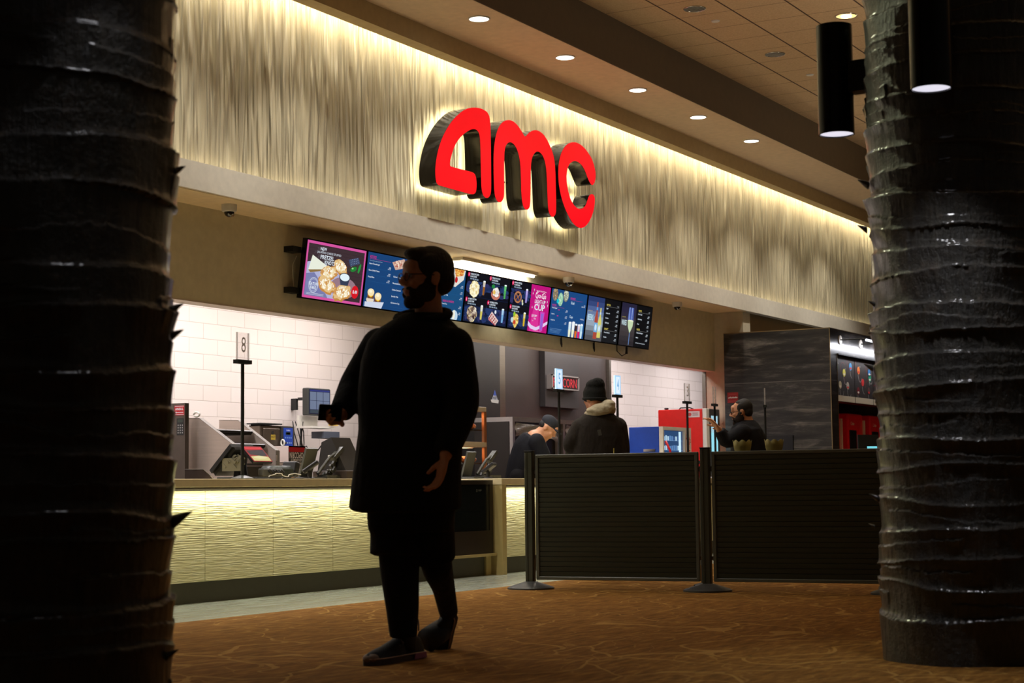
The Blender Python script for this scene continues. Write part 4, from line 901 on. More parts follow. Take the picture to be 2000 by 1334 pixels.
# warming case
t = thing('food_warmer_case', 'tall glass food warmer with copper trim and amber shelves', 'warmer', (15.6, 9.3, .9))
wx0, wx1 = 15.3, 15.91
MB().bb((wx0, 9.3, 1.60), (wx1, 9.75, 1.65), .004).build('header', M('warmer_cream', (190, 178, 160), .4), t)
MB().bb((wx0, 9.3, 1.225), (wx1, 9.75, 1.28), .004).build('middle_rail', M('warmer_cream', (190, 178, 160), .4), t)
for a_, b_ in (((wx1-.05, 9.3, .9), (wx1, 9.33, 1.6)), ((wx0, 9.3, .9), (wx0+.04, 9.33, 1.6)), ((wx1-.04, 9.7, .9), (wx1, 9.75, 1.6))): MB().bb(a_, b_).build('corner_post', copper, t)
MB().bb((wx0+.02, 9.72, .9), (wx1-.02, 9.75, 1.6)).build('back_panel', M('warmer_back', (70, 44, 28), .4), t)
for z in (1.40, 1.05): MB().bb((wx0+.02, 9.34, z), (wx1-.03, 9.7, z+.012)).build('wire_shelf', steel_d, t)
MB().bb((wx0, 9.2, 0), (wx1, 9.8, .9)).build('base_cabinet', steel_d, t)
light('warmer_lamp', 'AREA', ((wx0+wx1)/2, 9.5, 1.59), 1.6, (1, .55, .25), size=.4, size_y=.2); light('warmer_lamp', 'AREA', ((wx0+wx1)/2, 9.5, 1.22), 1.6, (1, .55, .25), size=.4, size_y=.2)
rd = random.Random(5)
for i in range(8):
    z = (1.412, 1.062)[i % 2]; x = wx0+.08+.13*(i//2)
    lb = 'foil packet on the %s shelf of the glass warmer, %s from the copper post' % (('upper', 'lower')[i % 2], ('farthest', 'third', 'second', 'nearest')[i//2])
    tag(MB().ell((x, 9.42, z+.035), (.05, .07, .035)).build('food_packet', M('foil_amber', (196, 120, 74), .4, .3, noise=((60, 60, 60), .4)), smooth=True), lb, 'food', 'packets in the food warmer')

# dark popcorn wall
dk = M('dark_laminate', (62, 52, 50), .38)
t = struct('wall_popcorn_niche', MB().bb((16.1, 10.5, 0), (21.25, 10.62, 3.06)), dk)
struct('wall_niche_dark', MB().bb((16.1, 10.475, 0), (18.25, 10.5, 3.06)), M('black_laminate', (32, 28, 26), .4))
struct('trim_niche_left', MB().bb((18.25, 10.48, 0), (18.39, 10.5, 3.06)), steel)
struct('trim_niche_right', MB().bb((21.21, 10.46, 0), (21.27, 10.63, 3.06)), steel)
tag(MB().bb((19.3, 10.42, 1.81), (20.22, 10.499, 3.0), .004).build('dark_board', M('board_charcoal', (58, 54, 54), .35)), 'dark rectangular board mounted behind the red popcorn sign', 'board')
t = thing('popcorn_sign', 'silver framed box sign with red neon POPCORN lettering', 'sign', (19.2, 10.2, 2.0))
sl = at(1077, 731, Y=10.35); sr = at(1130, 735, Y=10.35); sb = at(1077, 759, Y=10.35)
MB().bb((sl.x, 10.355, sb.z), (sr.x, 10.42, sl.z)).build('sign_box', M('sign_silver', (176, 168, 164), .35, .5), t)
fr = MB(); hh = .014
fr.bb((sl.x, 10.34, sb.z), (sr.x, 10.355, sb.z+hh)).bb((sl.x, 10.34, sl.z-hh), (sr.x, 10.355, sl.z)).bb((sl.x, 10.34, sb.z), (sl.x+.02, 10.355, sl.z)).bb((sr.x-.02, 10.34, sb.z), (sr.x, 10.355, sl.z)).build('frame', M('sign_silver', (176, 168, 164), .35, .5), t)
a = Art((sl.x+.02, 10.354, sl.z-hh), (sr.x-sl.x-.04, 0, 0), (0, 0, -(sl.z-sb.z-2*hh)), 40, 10, .001); a.rect(0, 0, 40, 10, (40, 10, 14)).up(); a.text(20, 1.3, 'POPCORN', 7.4, (236, 50, 60), .0, al='c', w=36); a.build('neon_lettering', LIT, t)
a = Art((18.02, 10.474, at(965, 762, Y=10.5).z), (.2, 0, 0), (0, 0, -.17), 10, 10, .0008)
a.poly([(5, 0), (9, 8), (1, 8)], (176, 180, 190)).up(); a.poly([(5, 0), (7, 4), (3, 4)], (50, 80, 170)); a.poly([(0, 7), (9.8, 7), (9, 9.4), (1, 9.0)], (200, 196, 190)); a.up().text(5, 4.6, 'NSF', 2, (60, 60, 70), .02, al='c')
so = a.build('triangle_sticker', PRINT, None); tag(so, 'small blue and white triangular sticker on the dark wall', 'sticker')
# popcorn cabinet with silver frames and plastic sheets
t = thing('popcorn_cabinet', 'silver framed cabinet with clear plastic sheets behind the bending worker', 'cabinet', (18, 9.7, .9))
y_ = 9.6; cx0 = at(1001, 814, Y=y_).x; cx1 = at(1092, 822, Y=y_).x; cx2 = at(1197, 830, Y=y_).x; ct = at(1001, 814, Y=y_).z
cm = M('cabinet_silver', (170, 164, 162), .35, .5)
MB().bb((cx0, y_, ct-.05), (cx2, y_+.5, ct)).build('top_rail', cm, t)
for x in (cx0, cx1-.04, cx1+.1, cx2-.05): MB().bb((x, y_, .9), (x+.05, y_+.04, ct-.05)).build('frame_post', cm, t)
MB().bb((cx0, y_+.05, .2), (cx2, y_+.5, ct-.05)).build('cabinet_body', M('cabinet_dark', (34, 28, 24), .5), t)
MB().bb((cx0, y_, 0), (cx2, y_+.5, .9)).build('base', steel_d, t)
for a0, a1 in ((cx0+.06, cx1-.06), (cx1+.17, cx1+.8)):
    n = 14; vs = []; 
    for i in range(n+1):
        for j in range(7):
            u = i/n; v = j/6; vs.append((a0+(a1-a0)*u, y_-.012+.02*math.sin(u*9+v*5)*math.sin(v*4+u*3), ct-.06-.16*v*(1-.45*math.sin(u*math.pi))-.05*u))
    mb = MB(); mb.add(vs, [(i*7+j, (i+1)*7+j, (i+1)*7+j+1, i*7+j+1) for i in range(n) for j in range(6)]); mb.build('plastic_sheet', M('clear_plastic', (210, 206, 204), .08, alpha=.5, bump=((9, 9, 30), 1.0, .05)), t, smooth=True)

# coolers
t = thing('drink_cooler', 'blue countertop cooler with glass door and red handle', 'cooler', (18.5, 8.47, .885))
b0 = at(1228, 835, X=18.5); b1 = at(1287, 833, X=18.5); bx1 = at(1342, 838, Y=b1.y).x
MB().bb((18.5, b1.y, .885), (bx1, b0.y, b1.z), .006).build('cabinet', blue_paint, t)
dr = MB().bb((18.5, b1.y-.05, .9), (18.53, b1.y, b1.z)).bb((bx1-.19, b1.y-.05, .9), (bx1, b1.y, b1.z-.0)).bb((18.53, b1.y-.05, b1.z-.04), (bx1-.19, b1.y, b1.z)).build('door', white_plastic, t)
a = Art((18.55, b1.y-.02, b1.z-.045), (bx1-.19-18.55, 0, 0), (0, 0, -(b1.z-.045-.92)), 12, 14, .001)
a.rect(0, 0, 12, 14, (40, 70, 110)).up(); rd = random.Random(2)
for j in range(4):
    a.rect(0, 3+3*j, 12, 3.12+3*j, (110, 150, 190))
    for i in range(9): a.rect(.4+1.2*i, 1.4+3*j+rd.random()*.4, 1.3+1.2*i, 3+3*j, ((150, 190, 220), (90, 130, 180), (180, 210, 230), (60, 90, 140))[rd.randrange(4)])
a.up().rect(9.6, .2, 10.9, 14, (206, 240, 255)); a.build('lit_interior', LIT, dr)
MB().tube([(18.545, b1.y-.06, b1.z-.17), (18.58, b1.y-.1, b1.z-.28), (18.61, b1.y-.1, .98), (18.61, b1.y-.06, .93)], .014, 10).build('handle', M('red_handle', (206, 30, 40), .35), dr, smooth=True)
a = Art((bx1-.17, b1.y-.052, b1.z-.04), (.15, 0, 0), (0, 0, -.5), 5, 20, .0008); a.rect(0, 0, 5, 20, (214, 200, 196)).up(); a.speck(2.5, 14, 2.2, 6, ((200, 40, 30), (226, 120, 40), (250, 190, 70)), 40, .6, 3); a.speck(2.5, 4, 2, 3.5, ((200, 60, 70), (190, 150, 150)), 20, .5, 5); a.build('flame_decal', PRINT, dr)
MB().bb((18.49, b1.y+.05, b1.z-.29), (18.5, b1.y+.2, b1.z-.26)).build('latch', chrome, t)
t = thing('drink_cooler', 'tall red cooler with white framed glass door glowing pale cyan', 'cooler', (20.8, 8.9, 0))
b0 = at(1285, 802, X=20.8); b1 = at(1372, 798, X=20.8); bx1 = at(1397, 800, Y=b1.y).x
MB().bb((20.8, b1.y, 0), (bx1-.02, b0.y, b1.z), .008).build('cabinet', red_paint, t)
dr = MB().bb((20.79, b1.y-.06, .1), (20.88, b1.y, b1.z+.0), .006).build('door', white_plastic, t)
MB().bb((20.88, b1.y-.06, .1), (bx1, b1.y, b1.z-.0), .006).build('door_frame', M('door_dark', (66, 62, 62), .3), dr)
a = Art((20.93, b1.y-.062, b1.z-.09), (bx1-.08-20.93, 0, 0), (0, 0, -(b1.z-.09-.2)), 6, 30, .001); a.rect(0, 0, 6, 30, (150, 224, 240)).rect(0, 0, 6, 4.4, (150, 90, 100)); a.up()
for j in range(8): a.rect(0, 12+j*2.2, 3, 12.1+j*2.2, (110, 180, 190))
a.build('lit_glass', LIT, dr)
MB().bb((20.785, b1.y+.03, 1.08), (20.8, b1.y+.22, 1.12)).bb((20.785, b1.y-.03, 1.06), (20.8, b1.y+.02, 1.16)).build('latch', chrome, t)
a = Art((20.799, b1.y+.22, b1.z-.03), (0, -.18, 0), (0, 0, -.08), 18, 8, .0008); a.rect(0, 0, 18, 8, (206, 186, 186)).up(); a.ell(4, 4, 2.5, 2.5, (190, 60, 60), 12).rect(8, 2, 16, 3, (150, 60, 60)).rect(8, 4.5, 16, 5.5, (120, 90, 90)); a.build('label', PRINT, t)
MB().tube([(20.85, b1.y+.35, b1.z), (20.85, b1.y+.33, b1.z+.02), (20.85, b1.y+.2, b1.z+.02), (20.85, b1.y+.15, b1.z)], .008, 6).ell((20.85, b0.y-.1, b1.z+.015), (.03, .03, .015)).build('top_fittings', rubber, t)

# ================================================================== DARK STONE BLOCK AND DRINK STATION
ds = dark_stone_mat()
ft = at(1620, 640, X=21.2); bt = at(1413, 652, X=21.2); YF, YB, ZT = ft.y, bt.y, ft.z
struct('wall_stone_block', MB().bb((21.2, YF, 0), (21.46, YB, ZT)).bb((21.46, YF, 2.47), (27, YB, ZT)).bb((21.46, 8.2, 0), (27, YB, 2.47)), ds)
ed = M('stone_edge_metal', (150, 132, 100), .35, .8)
struct('trim_stone_edges', MB().bb((21.195, YF-.004, 0), (21.207, YF+.006, ZT)).bb((21.455, YF-.004, 0), (21.465, YF+.004, 2.47)).bb((21.195, YF-.004, ZT-.006), (21.207, YB, ZT+.004)).bb((21.2, YF-.004, ZT-.006), (27, YF+.006, ZT+.004)), ed)
a = Art((21.199, at(1421, 777, X=21.2).y, at(1421, 767, X=21.2).z), (0, -.15, 0), (0, 0, -.135), 10, 10, .0008)
a.rect(0, 0, 10, 10, (150, 36, 40)).up(); a.line([(.8+.4*k, 5+.7*math.sin(k*2.1)+.2*math.sin(k)) for k in range(22)], .7, (230, 226, 222)); a.rect(1.5, 1.5, 8.5, 1.9, (180, 90, 90)).rect(1.5, 8.0, 8.5, 8.4, (180, 90, 90))
tag(a.build('wall_placard', PRINT, None), 'small red square placard with white script on the dark stone wall', 'placard')
tag(MB().bb((21.17, at(1500, 860, X=21.2).y, .9), (21.2, at(1550, 860, X=21.2).y, at(1549, 850, X=21.2).z)).build('wall_panel', M('panel_black', (30, 30, 30), .3)), 'black rectangular panel low on the dark stone wall', 'panel')
t = thing('graphic_panel_cabinet', 'dark drink station header panel printed with coloured round badges and looping lines', 'panel', (21.5, YF, 1.87))
seam = at(1669, 740, Y=YF+.03).x
for k, (x0, x1) in enumerate(((21.47, seam-.01), (seam+.01, seam*2-21.47), (seam*2-21.45, 26.5))):
    MB().bb((x0, YF+.03, 1.86), (x1, YF+.2, 2.46)).build('panel_body', M('panel_brown', (46, 40, 38), .35), t)
    a = Art((x0, YF+.029, 2.46), (x1-x0, 0, 0), (0, 0, -.6), 10, 15, .001)
    a.rect(0, 0, 10, 15, (52, 46, 44)).up(); a.rect(0, 13, 10, 14.9, (206, 196, 170)).up(); rd = random.Random(20+k)
    if k == 0: B_ = ((.5, 4, (40, 96, 60)), (4.4, 5.5, (214, 206, 90)), (7.9, 3.2, (70, 140, 190)), (2.2, 9.6, (190, 180, 140)), (6.2, 9.6, (176, 166, 150)))
    else: B_ = ((2, 4, (226, 120, 40)), (8.0, 4.2, (40, 110, 170)), (4.2, 7.8, (214, 50, 50)), (1.6, 10.8, (120, 30, 40)), (7.5, 10.4, (90, 60, 60)), (8.2, 6.0, (20, 150, 110)))
    for i, (x, y, c) in enumerate(B_):
        a.ring(x+.8, y+1.2, 1.1, 2.6, .1, (200, 196, 190), rd.random()*3, 3+rd.random()*3); a.ring(x-.6, y-1.2, 1.2, 2.2, .08, (150, 50, 50), rd.random()*3, 3+rd.random()*3)
    a.up()
    for i, (x, y, c) in enumerate(B_): a.ell(x, y, .75, 1.25, c, 20); a.l += 1; a.ell(x, y+.5, .5, .35, (226, 214, 196) if i % 2 else (206, 50, 50), 12); a.l -= 1
    a.build('badge_graphics', PRINT, t)
tag(MB().bb((21.47, YF-.02, 2.455), (27, YF+.03, 2.47)).build('header_trim', M('trim_black', (14, 14, 14), .3)), 'thin black trim along the top of the badge graphics', 'trim')
for k, xx in enumerate((at(1640, 664, Y=YF).x, at(1680, 664, Y=YF).x, 23.6, 24.7)):
    if k > 1: continue
    z = at(1640, 664, Y=YF).z
    t = thing('sign_lamp', ('picture lamp on a thin black arm, closest to the stone corner', 'picture lamp on a thin black arm, partly behind the dark trunk')[k], 'lamp', (xx, YF, z), 'arm lamps over the drink station')
    MB().cyl((xx, YF, z), (xx, YF-.012, z), .06, seg=24).build('wall_plate', white_plastic, t)
    MB().tube([(xx, YF, z), (xx, YF-.3, z+.0), (xx, YF-.36, z-.01)], .008, 8).build('arm', rubber, t)
    MB().cyl((xx-.02, YF-.36, z-.02), (xx+.42, YF-.36, z-.02), .016, seg=12).build('tube', M('lamp_tube', (220, 226, 240), .4, emit=2.5), t)
for k in range(3):
    x0 = 21.55+k*.95
    t = thing('drink_dispenser', ('red drink dispenser next to the stone corner', 'red drink dispenser with white edge beside the dark trunk', 'red drink dispenser hidden mostly by the dark trunk')[k], 'dispenser', (x0, 7.5, .95), 'red drink dispensers')
    rm = M('dispenser_red', (196, 16, 22), .3, emit=.04)
    MB().bb((x0, 7.55, .95), (x0+.62, 8.15, 1.74), .02).build('cabinet', rm, t)
    MB().bb((x0+.04, 7.535, 1.2), (x0+.3, 7.552, 1.52), .004).build('screen', M('dispenser_screen', (30, 34, 44), .15), t)
    MB().bb((x0+.60, 7.52, .95), (x0+.63, 7.56, 1.66)).build('edge_strip', white_plastic, t)
    MB().bb((x0+.05, 7.42, .95), (x0+.5, 7.55, .98)).build('drip_tray', steel_d, t)
    a = Art((x0+.1, 7.549, 1.64), (.16, 0, 0), (0, 0, -.06), 10, 4, .001); a.text(0, .5, 'Coke', 3, WHT, .03); a.build('lettering', PRINT, t)
t = thing('station_counter', 'dark counter below the red drink dispensers', 'counter', (21.5, 7.3, 0)); MB().bb((21.47, 7.34, 0), (26, 8.2, .95)).build('cabinet_body', rubber, t)
t = thing('kiosk_monitor', 'small black monitor with cyan strip in front of the red dispensers', 'monitor', (20.4, 6.3, 0))
k0 = at(1676, 849, D=20.5); k1 = at(1716, 849, D=20.5); k2 = at(1676, 882, D=20.5)
MB().prism([k0, k1, V3((k1.x, k1.y, k2.z)), V3((k0.x, k0.y, k2.z))], (.05, .03, 0)).build('housing', M('kiosk_black', (26, 30, 30), .4), t)
km = (k0+k1)/2; MB().cyl((km.x+.03, km.y+.02, 0), (km.x+.03, km.y+.02, k2.z), .04).lathe((km.x+.03, km.y+.02, 0), [(.22, 0), (.22, .02), (.05, .05)], 28).build('stand', black_metal, t)
U = V3((k1.x-k0.x, k1.y-k0.y, 0)); a = Art(V3((k0.x, k0.y, k2.z+.06))+U*.42, U*.5, (0, 0, -.025), 10, 1, .004); a.rect(0, 0, 10, 1, (120, 214, 226)); a.build('status_strip', LIT, t)

# ================================================================== BARRIER
bar_m = M('barrier_black', (50, 54, 46), .5, spec=.35, bump=((3, 3, 60), .1, .002))
PB = [V3((12.13, 6.70, 0)), V3((12.29, 5.26, 0)), V3((12.42, 3.84, 0))]
PLB = ('barrier post on a domed base at the tile edge', 'barrier post on a domed base between the two slatted panels', 'barrier post on a domed base behind the dark trunk')
for i, p in enumerate(PB):
    t = thing('barrier_post', 'black '+PLB[i], 'barrier post', p, 'barrier posts')
    an = math.atan2(PB[1].y-PB[0].y, PB[1].x-PB[0].x)
    MB().lathe(p, [(.185, 0), (.185, .012), (.17, .02), (.11, .04), (.06, .055), (.05, .06)], 48).build('base', M('base_black', (62, 62, 62), .38), t, smooth=True, angle=SMA)
    mb = MB().box(p+V3((0, 0, .565)), (.072, .05, 1.03), rz=an, b=.006)
    R = Matrix.Rotation(an, 3, 'Z')
    for sx in (-1, 1):
        for sy in (-.35, .35): mb.box(p+V3((0, 0, .565))+R @ V3((sx*.02, sy*.0+.027*(1 if sy > 0 else -1), 0)), (.018, .006, 1.02), rz=an)
    mb.build('post', M('post_black', (54, 56, 46), .4), t)
    MB().box(p+V3((0, 0, 1.084)), (.076, .054, .01), rz=an, b=.003).build('cap', rubber, t)
for i in (0, 1):
    a_, b_ = PB[i], PB[i+1]; d = (b_-a_); L_ = d.length; d.normalize(); an = math.atan2(d.y, d.x); nrm = V3((-d.y, d.x, 0))
    t = thing('slatted_barrier', ('black slatted barrier panel nearer the counter', 'black slatted barrier panel running behind the dark trunk')[i], 'barrier', a_, 'slatted barrier panels')
    s0, s1 = .055, L_-.055; z0, z1 = .075, 1.055
    def loc(s, z, n=0): return a_ + d*s + V3((0, 0, z)) + nrm*n
    fr = MB().box(loc((s0+s1)/2, z1-.012), (s1-s0, .034, .026), rz=an, b=.004).box(loc((s0+s1)/2, z0+.012), (s1-s0, .034, .026), rz=an, b=.004)
    fr.box(loc(s0+.012, (z0+z1)/2), (.026, .034, z1-z0-.01), rz=an, b=.004).box(loc(s1-.012, (z0+z1)/2), (.026, .034, z1-z0-.01), rz=an, b=.004)
    fr.build('frame', M('frame_black', (84, 86, 78), .38), t)
    nsl = 24; hz = (z1-z0-.05)/nsl; mb = MB()
    Rx = Matrix.Rotation(an, 3, 'Z') @ Matrix.Rotation(math.radians(9), 3, 'X')
    for k in range(nsl): mb.box(loc((s0+s1)/2, z0+.025+hz*(k+.5)), (s1-s0-.05, .010, hz*.88), M3=Rx)
    mb.build('slats', bar_m, t)
    MB().box(loc((s0+s1)/2, (z0+z1)/2, 0.016), (s1-s0-.03, .006, z1-z0-.03), rz=an).build('backing_panel', rubber, t)
    for s in (s0-.012, s1+.012):
        for z in (.25, .92): MB().box(loc(s, z), (.03, .012, .03), rz=an).build('bracket', steel_d, t)
rdd = random.Random(9)
# low stand behind the barrier with popcorn tubs and a straw
t = thing('queue_stand', 'narrow black stand hidden behind the barrier', 'stand', (12.9, 5.3, 0))
pp = at(1377, 1130, X=12.9)
MB().bb((12.72, 4.4, .92), (13.1, 6.9, .95)).build('shelf', black_metal, t)
MB().cyl((12.9, pp.y, 0), (12.9, pp.y, .92), .03).build('pole', black_metal, t)
MB().lathe((12.9, pp.y, 0), [(.09, 0), (.09, .015), (.03, .03)], 32).build('base', black_metal, t)
def tub(px, label):
    c = at(px, 868, X=12.9); c.z = .95
    t = thing('popcorn_tub', label, 'tub', c, 'popcorn tubs on the queue stand')
    n = 48; pr = [(.045, 0), (.05, .05), (.058, .1), (.068, .15)]
    vs = []; 
    for r_, z in pr+[(.076, .185)]:
        for k in range(n):
            an = 2*math.pi*k/n; zz = z + (.02*abs(math.sin(an*4.0)) if r_ > .07 else 0); vs.append((c.x+r_*math.cos(an), c.y+r_*math.sin(an), c.z+zz))
    mb = MB().add(vs, [(i*n+k, i*n+(k+1) % n, (i+1)*n+(k+1) % n, (i+1)*n+k) for i in range(4) for k in range(n)] + [tuple(range(n))])
    o = mb.build('tub_wall', M('tub_olive', (150, 140, 76), .6), t, smooth=True); s_ = o.modifiers.new('s', 'SOLIDIFY'); s_.thickness = .002
tub(1450, 'olive cream popcorn tub with scalloped rim below the bearded man'); tub(1512, 'olive cream popcorn tub with scalloped rim beside the edge on number post')
c = at(1199, 880, X=12.9)
tag(MB().cyl((c.x, c.y, .95), (c.x, c.y, at(1199, 875, X=12.9).z), .0045, seg=10).build('drinking_straw', M('straw_yellow', (214, 196, 90), .4)), 'yellow straw sticking up over the barrier before the man in the beanie', 'straw')

# ================================================================== PALM TRUNK COLUMNS
def trunk_mat():
    m, nt, b = node_mat('varnished_palm_bark'); L = nt.links.new
    n = N(nt, 'ShaderNodeTexNoise', Scale=1.0, Detail=6.0, Roughness=.7); L(mapped(nt, (38, 38, 4.5)), n.inputs['Vector'])
    n2 = N(nt, 'ShaderNodeTexNoise', Scale=11.0, Detail=6.0, Roughness=.7); L(mapped(nt, (1, 1, 1)), n2.inputs['Vector'])
    c = ramp(nt, n2.outputs[0], [(.3, (26, 24, 19)), (.55, (46, 42, 32)), (.72, (76, 62, 48))])
    mx = N(nt, 'ShaderNodeMix', _data_type='RGBA', _blend_type='MULTIPLY'); mx.inputs[0].default_value = .8; L(c, mx.inputs[6])
    r2 = ramp(nt, n.outputs[0], [(.35, (70, 70, 70)), (.65, (255, 255, 255))]); L(r2, mx.inputs[7])
    L(mx.outputs[2], b.inputs['Base Color'])
    L(math_n(nt, 'MULTIPLY_ADD', n2.outputs[0], .35), b.inputs['Roughness'])
    b.inputs['Coat Weight'].default_value = .5; b.inputs['Coat Roughness'].default_value = .16
    h = math_n(nt, 'ADD', math_n(nt, 'MULTIPLY', n.outputs[0], 1.0), math_n(nt, 'MULTIPLY', n2.outputs[0], 1.2))
    bp = N(nt, 'ShaderNodeBump', Strength=.9, Distance=.022); L(h, bp.inputs['Height']); L(bp.outputs[0], b.inputs['Normal'])
    b.inputs['Roughness'].default_value = .42
    for l in list(nt.links):
        if l.to_socket == b.inputs['Roughness']: nt.links.remove(l)
    return m
TM = trunk_mat()
def trunk(c, R0, ztop, tops, seed, label, zvis=3.2):
    """fake palm column: stacked leaf rings, each widest at its ragged top edge"""
    rs = np.random.RandomState(seed); nt_ = 380
    zz = np.concatenate([np.arange(0, zvis, .0052), np.arange(zvis, ztop+.02, .03)]); th = np.linspace(0, 2*np.pi, nt_, endpoint=False)
    def wave(amp, ks, p=1.0):
        w_ = np.zeros(nt_)
        for k in ks: w_ += rs.normal()*np.sin(k*th+rs.rand()*6.28)/(k**p)
        return amp*w_/max(1e-6, np.abs(w_).max())
    ed = []
    for z in tops: ed.append(z + wave(.024, (1, 2, 3, 5)) + wave(.0035, range(7, 30, 3), .6) + wave(.002, range(40, 110, 9), 0))
    ed = np.array(ed)                                  # ring tops
    sub = []
    for i, z in enumerate(tops[:-1]):                  # partial second ledge inside a ring
        e = (ed[i]*.5+ed[i+1]*.5) + wave(.03, (1, 2, 4, 6)) + wave(.006, range(8, 50, 5), .4); mk = wave(1, (1, 2, 3, 5)) > -.2
        sub.append((e, mk, .004+.006*rs.rand()))
    T, Z = np.meshgrid(th, zz); r = np.full(T.shape, R0)
    fl = .010+.014*rs.rand(len(tops)+1); off = rs.uniform(-.012, .008, len(tops)+1)
    idx = np.zeros(T.shape, int)
    for e in ed: idx += (Z > e[None, :])
    lo = np.vstack([np.full(nt_, -.05)[None], ed]); hi = np.vstack([ed, np.full(nt_, ztop+.3)[None]])
    K = np.clip(idx, 0, len(tops)); cols = np.arange(nt_)[None, :].repeat(len(zz), 0)
    t_ = np.clip((Z-lo[K, cols])/np.maximum(hi[K, cols]-lo[K, cols], .02), 0, 1)
    am = np.array([.25+.75*np.clip(.5+wave(.9, (1, 2, 3, 4, 6)), 0, 1) for _ in range(len(tops)+1)])
    r += fl[K]*am[K, cols]*1.3*(t_**1.8) + off[K] - .008*np.exp(-((1-t_)*14)**2)*0
    r += .012*np.exp(-(t_*16))                        # small lip above each ledge
    for e, mk, a_ in sub:
        d = e[None, :]-Z; r += np.where(mk[None, :] & (d > 0) & (d < .11), a_*(1-d/.11), 0)
    rg = np.zeros(T.shape)
    for q in range(14):
        k = rs.randint(9, 60); rg += np.sin(k*T + rs.rand()*6.28 + 2.5*np.sin(Z*rs.uniform(3, 14)+rs.rand()*6))*rs.uniform(.3, 1)
    r += rg*.00025
    for q in range(10): r += .0028*np.sin(rs.randint(1, 7)*T+Z*rs.uniform(2, 9)+rs.rand()*6.28)
    X = c.x + r*np.cos(T); Y = c.y + r*np.sin(T)
    vs = np.stack([X, Y, Z], -1).reshape(-1, 3); nz = len(zz)
    i0 = (np.arange(nz-1)[:, None]*nt_+np.arange(nt_)[None, :]); i1 = (np.arange(nz-1)[:, None]*nt_+(np.arange(nt_)[None, :]+1) % nt_)
    F = np.stack([i0, i1, i1+nt_, i0+nt_], -1).reshape(-1, 4)
    root = thing('palm_trunk_column', label, 'palm trunk', (c.x, c.y, 0))
    me = bpy.data.meshes.new('trunk'); vl = vs - np.array([c.x, c.y, 0])
    me.vertices.add(len(vl)); me.vertices.foreach_set('co', vl.astype(np.float32).ravel())
    me.loops.add(F.size); me.loops.foreach_set('vertex_index', F.astype(np.int32).ravel()); me.polygons.add(len(F))
    me.polygons.foreach_set('loop_start', np.arange(0, F.size, 4, dtype=np.int32)); me.polygons.foreach_set('loop_total', np.full(len(F), 4, np.int32))
    me.update(); me.validate(); me.materials.append(TM)
    for p_ in me.polygons: pass
    me.polygons.foreach_set('use_smooth', np.ones(len(F), bool))
    o = bpy.data.objects.new('bark', me); COL.objects.link(o); o.parent = root
    return root, R0
def stub(root, c, R0, ang, z, s, up=.4):
    d = V3((math.cos(ang), math.sin(ang), 0)); tn = V3((-d.y, d.x, 0)); b = c + d*(R0-.01); b.z = z
    s *= .62; w_ = .045*s
    rings = []
    for k, (o_, ww, hh) in enumerate(((0, w_, .03*s), (.02*s, w_*.8, .024*s), (.045*s, w_*.45, .014*s), (.07*s, w_*.1, .003*s))):
        cc = b + d*o_*1.1 + V3((0, 0, up*o_*1.5)); rings.append([cc + tn*ww*math.cos(a_)+V3((0, 0, 1))*hh*math.sin(a_) for a_ in [2*math.pi*q/10 for q in range(10)]])
    MB().loft(rings).build('leaf_stub', TM, root, smooth=True)
cR = at(1885, 900, D=8.0); cR.z = 0
tR = [.2, .345, .455, .60, .72, .87, .985, 1.10, 1.235, 1.36, 1.49, 1.60, 1.73, 1.85, 1.945, 2.10, 2.21, 2.31, 2.45, 2.56, 2.72, 2.84, 2.98, 3.1, 3.4, 3.7, 4.0, 4.3, 4.6, 4.9, 5.2]
rootR, _ = trunk(cR, .392, 5.46, tR, 4, 'dark glossy ringed palm trunk column carrying two black cylinder lamps')
cL = at(70, 900, D=5.6); cL.z = 0
tL = [.12, .30, .44, .63, .73, .92, 1.05, 1.17, 1.36, 1.50, 1.72, 1.90, 2.09, 2.22, 2.40, 2.6, 2.8, 3.0, 3.3, 3.6, 3.9, 4.2, 4.5, 4.8, 5.1]
rootL, _ = trunk(cL, .425, 5.46, tL, 11, 'near black out of focus palm trunk column beside the white tiled kitchen')
side_a = math.atan2(-RT.y, -RT.x); side_b = math.atan2(RT.y, RT.x)
for da, z, s in ((.05, 2.18, 1.0), (-.1, 1.98, .9), (.15, 1.62, .6), (.0, 1.33, .8), (.1, .73, .9), (-.15, .60, .6)): stub(rootR, cR, .425, side_a+da, z, s)
for da, z, s in ((.05, 1.84, .8), (-.05, 1.38, .9), (.0, 1.30, .8), (.1, .70, 1.3), (-.1, .28, .8)): stub(rootL, cL, .445, side_b+da, z, s)

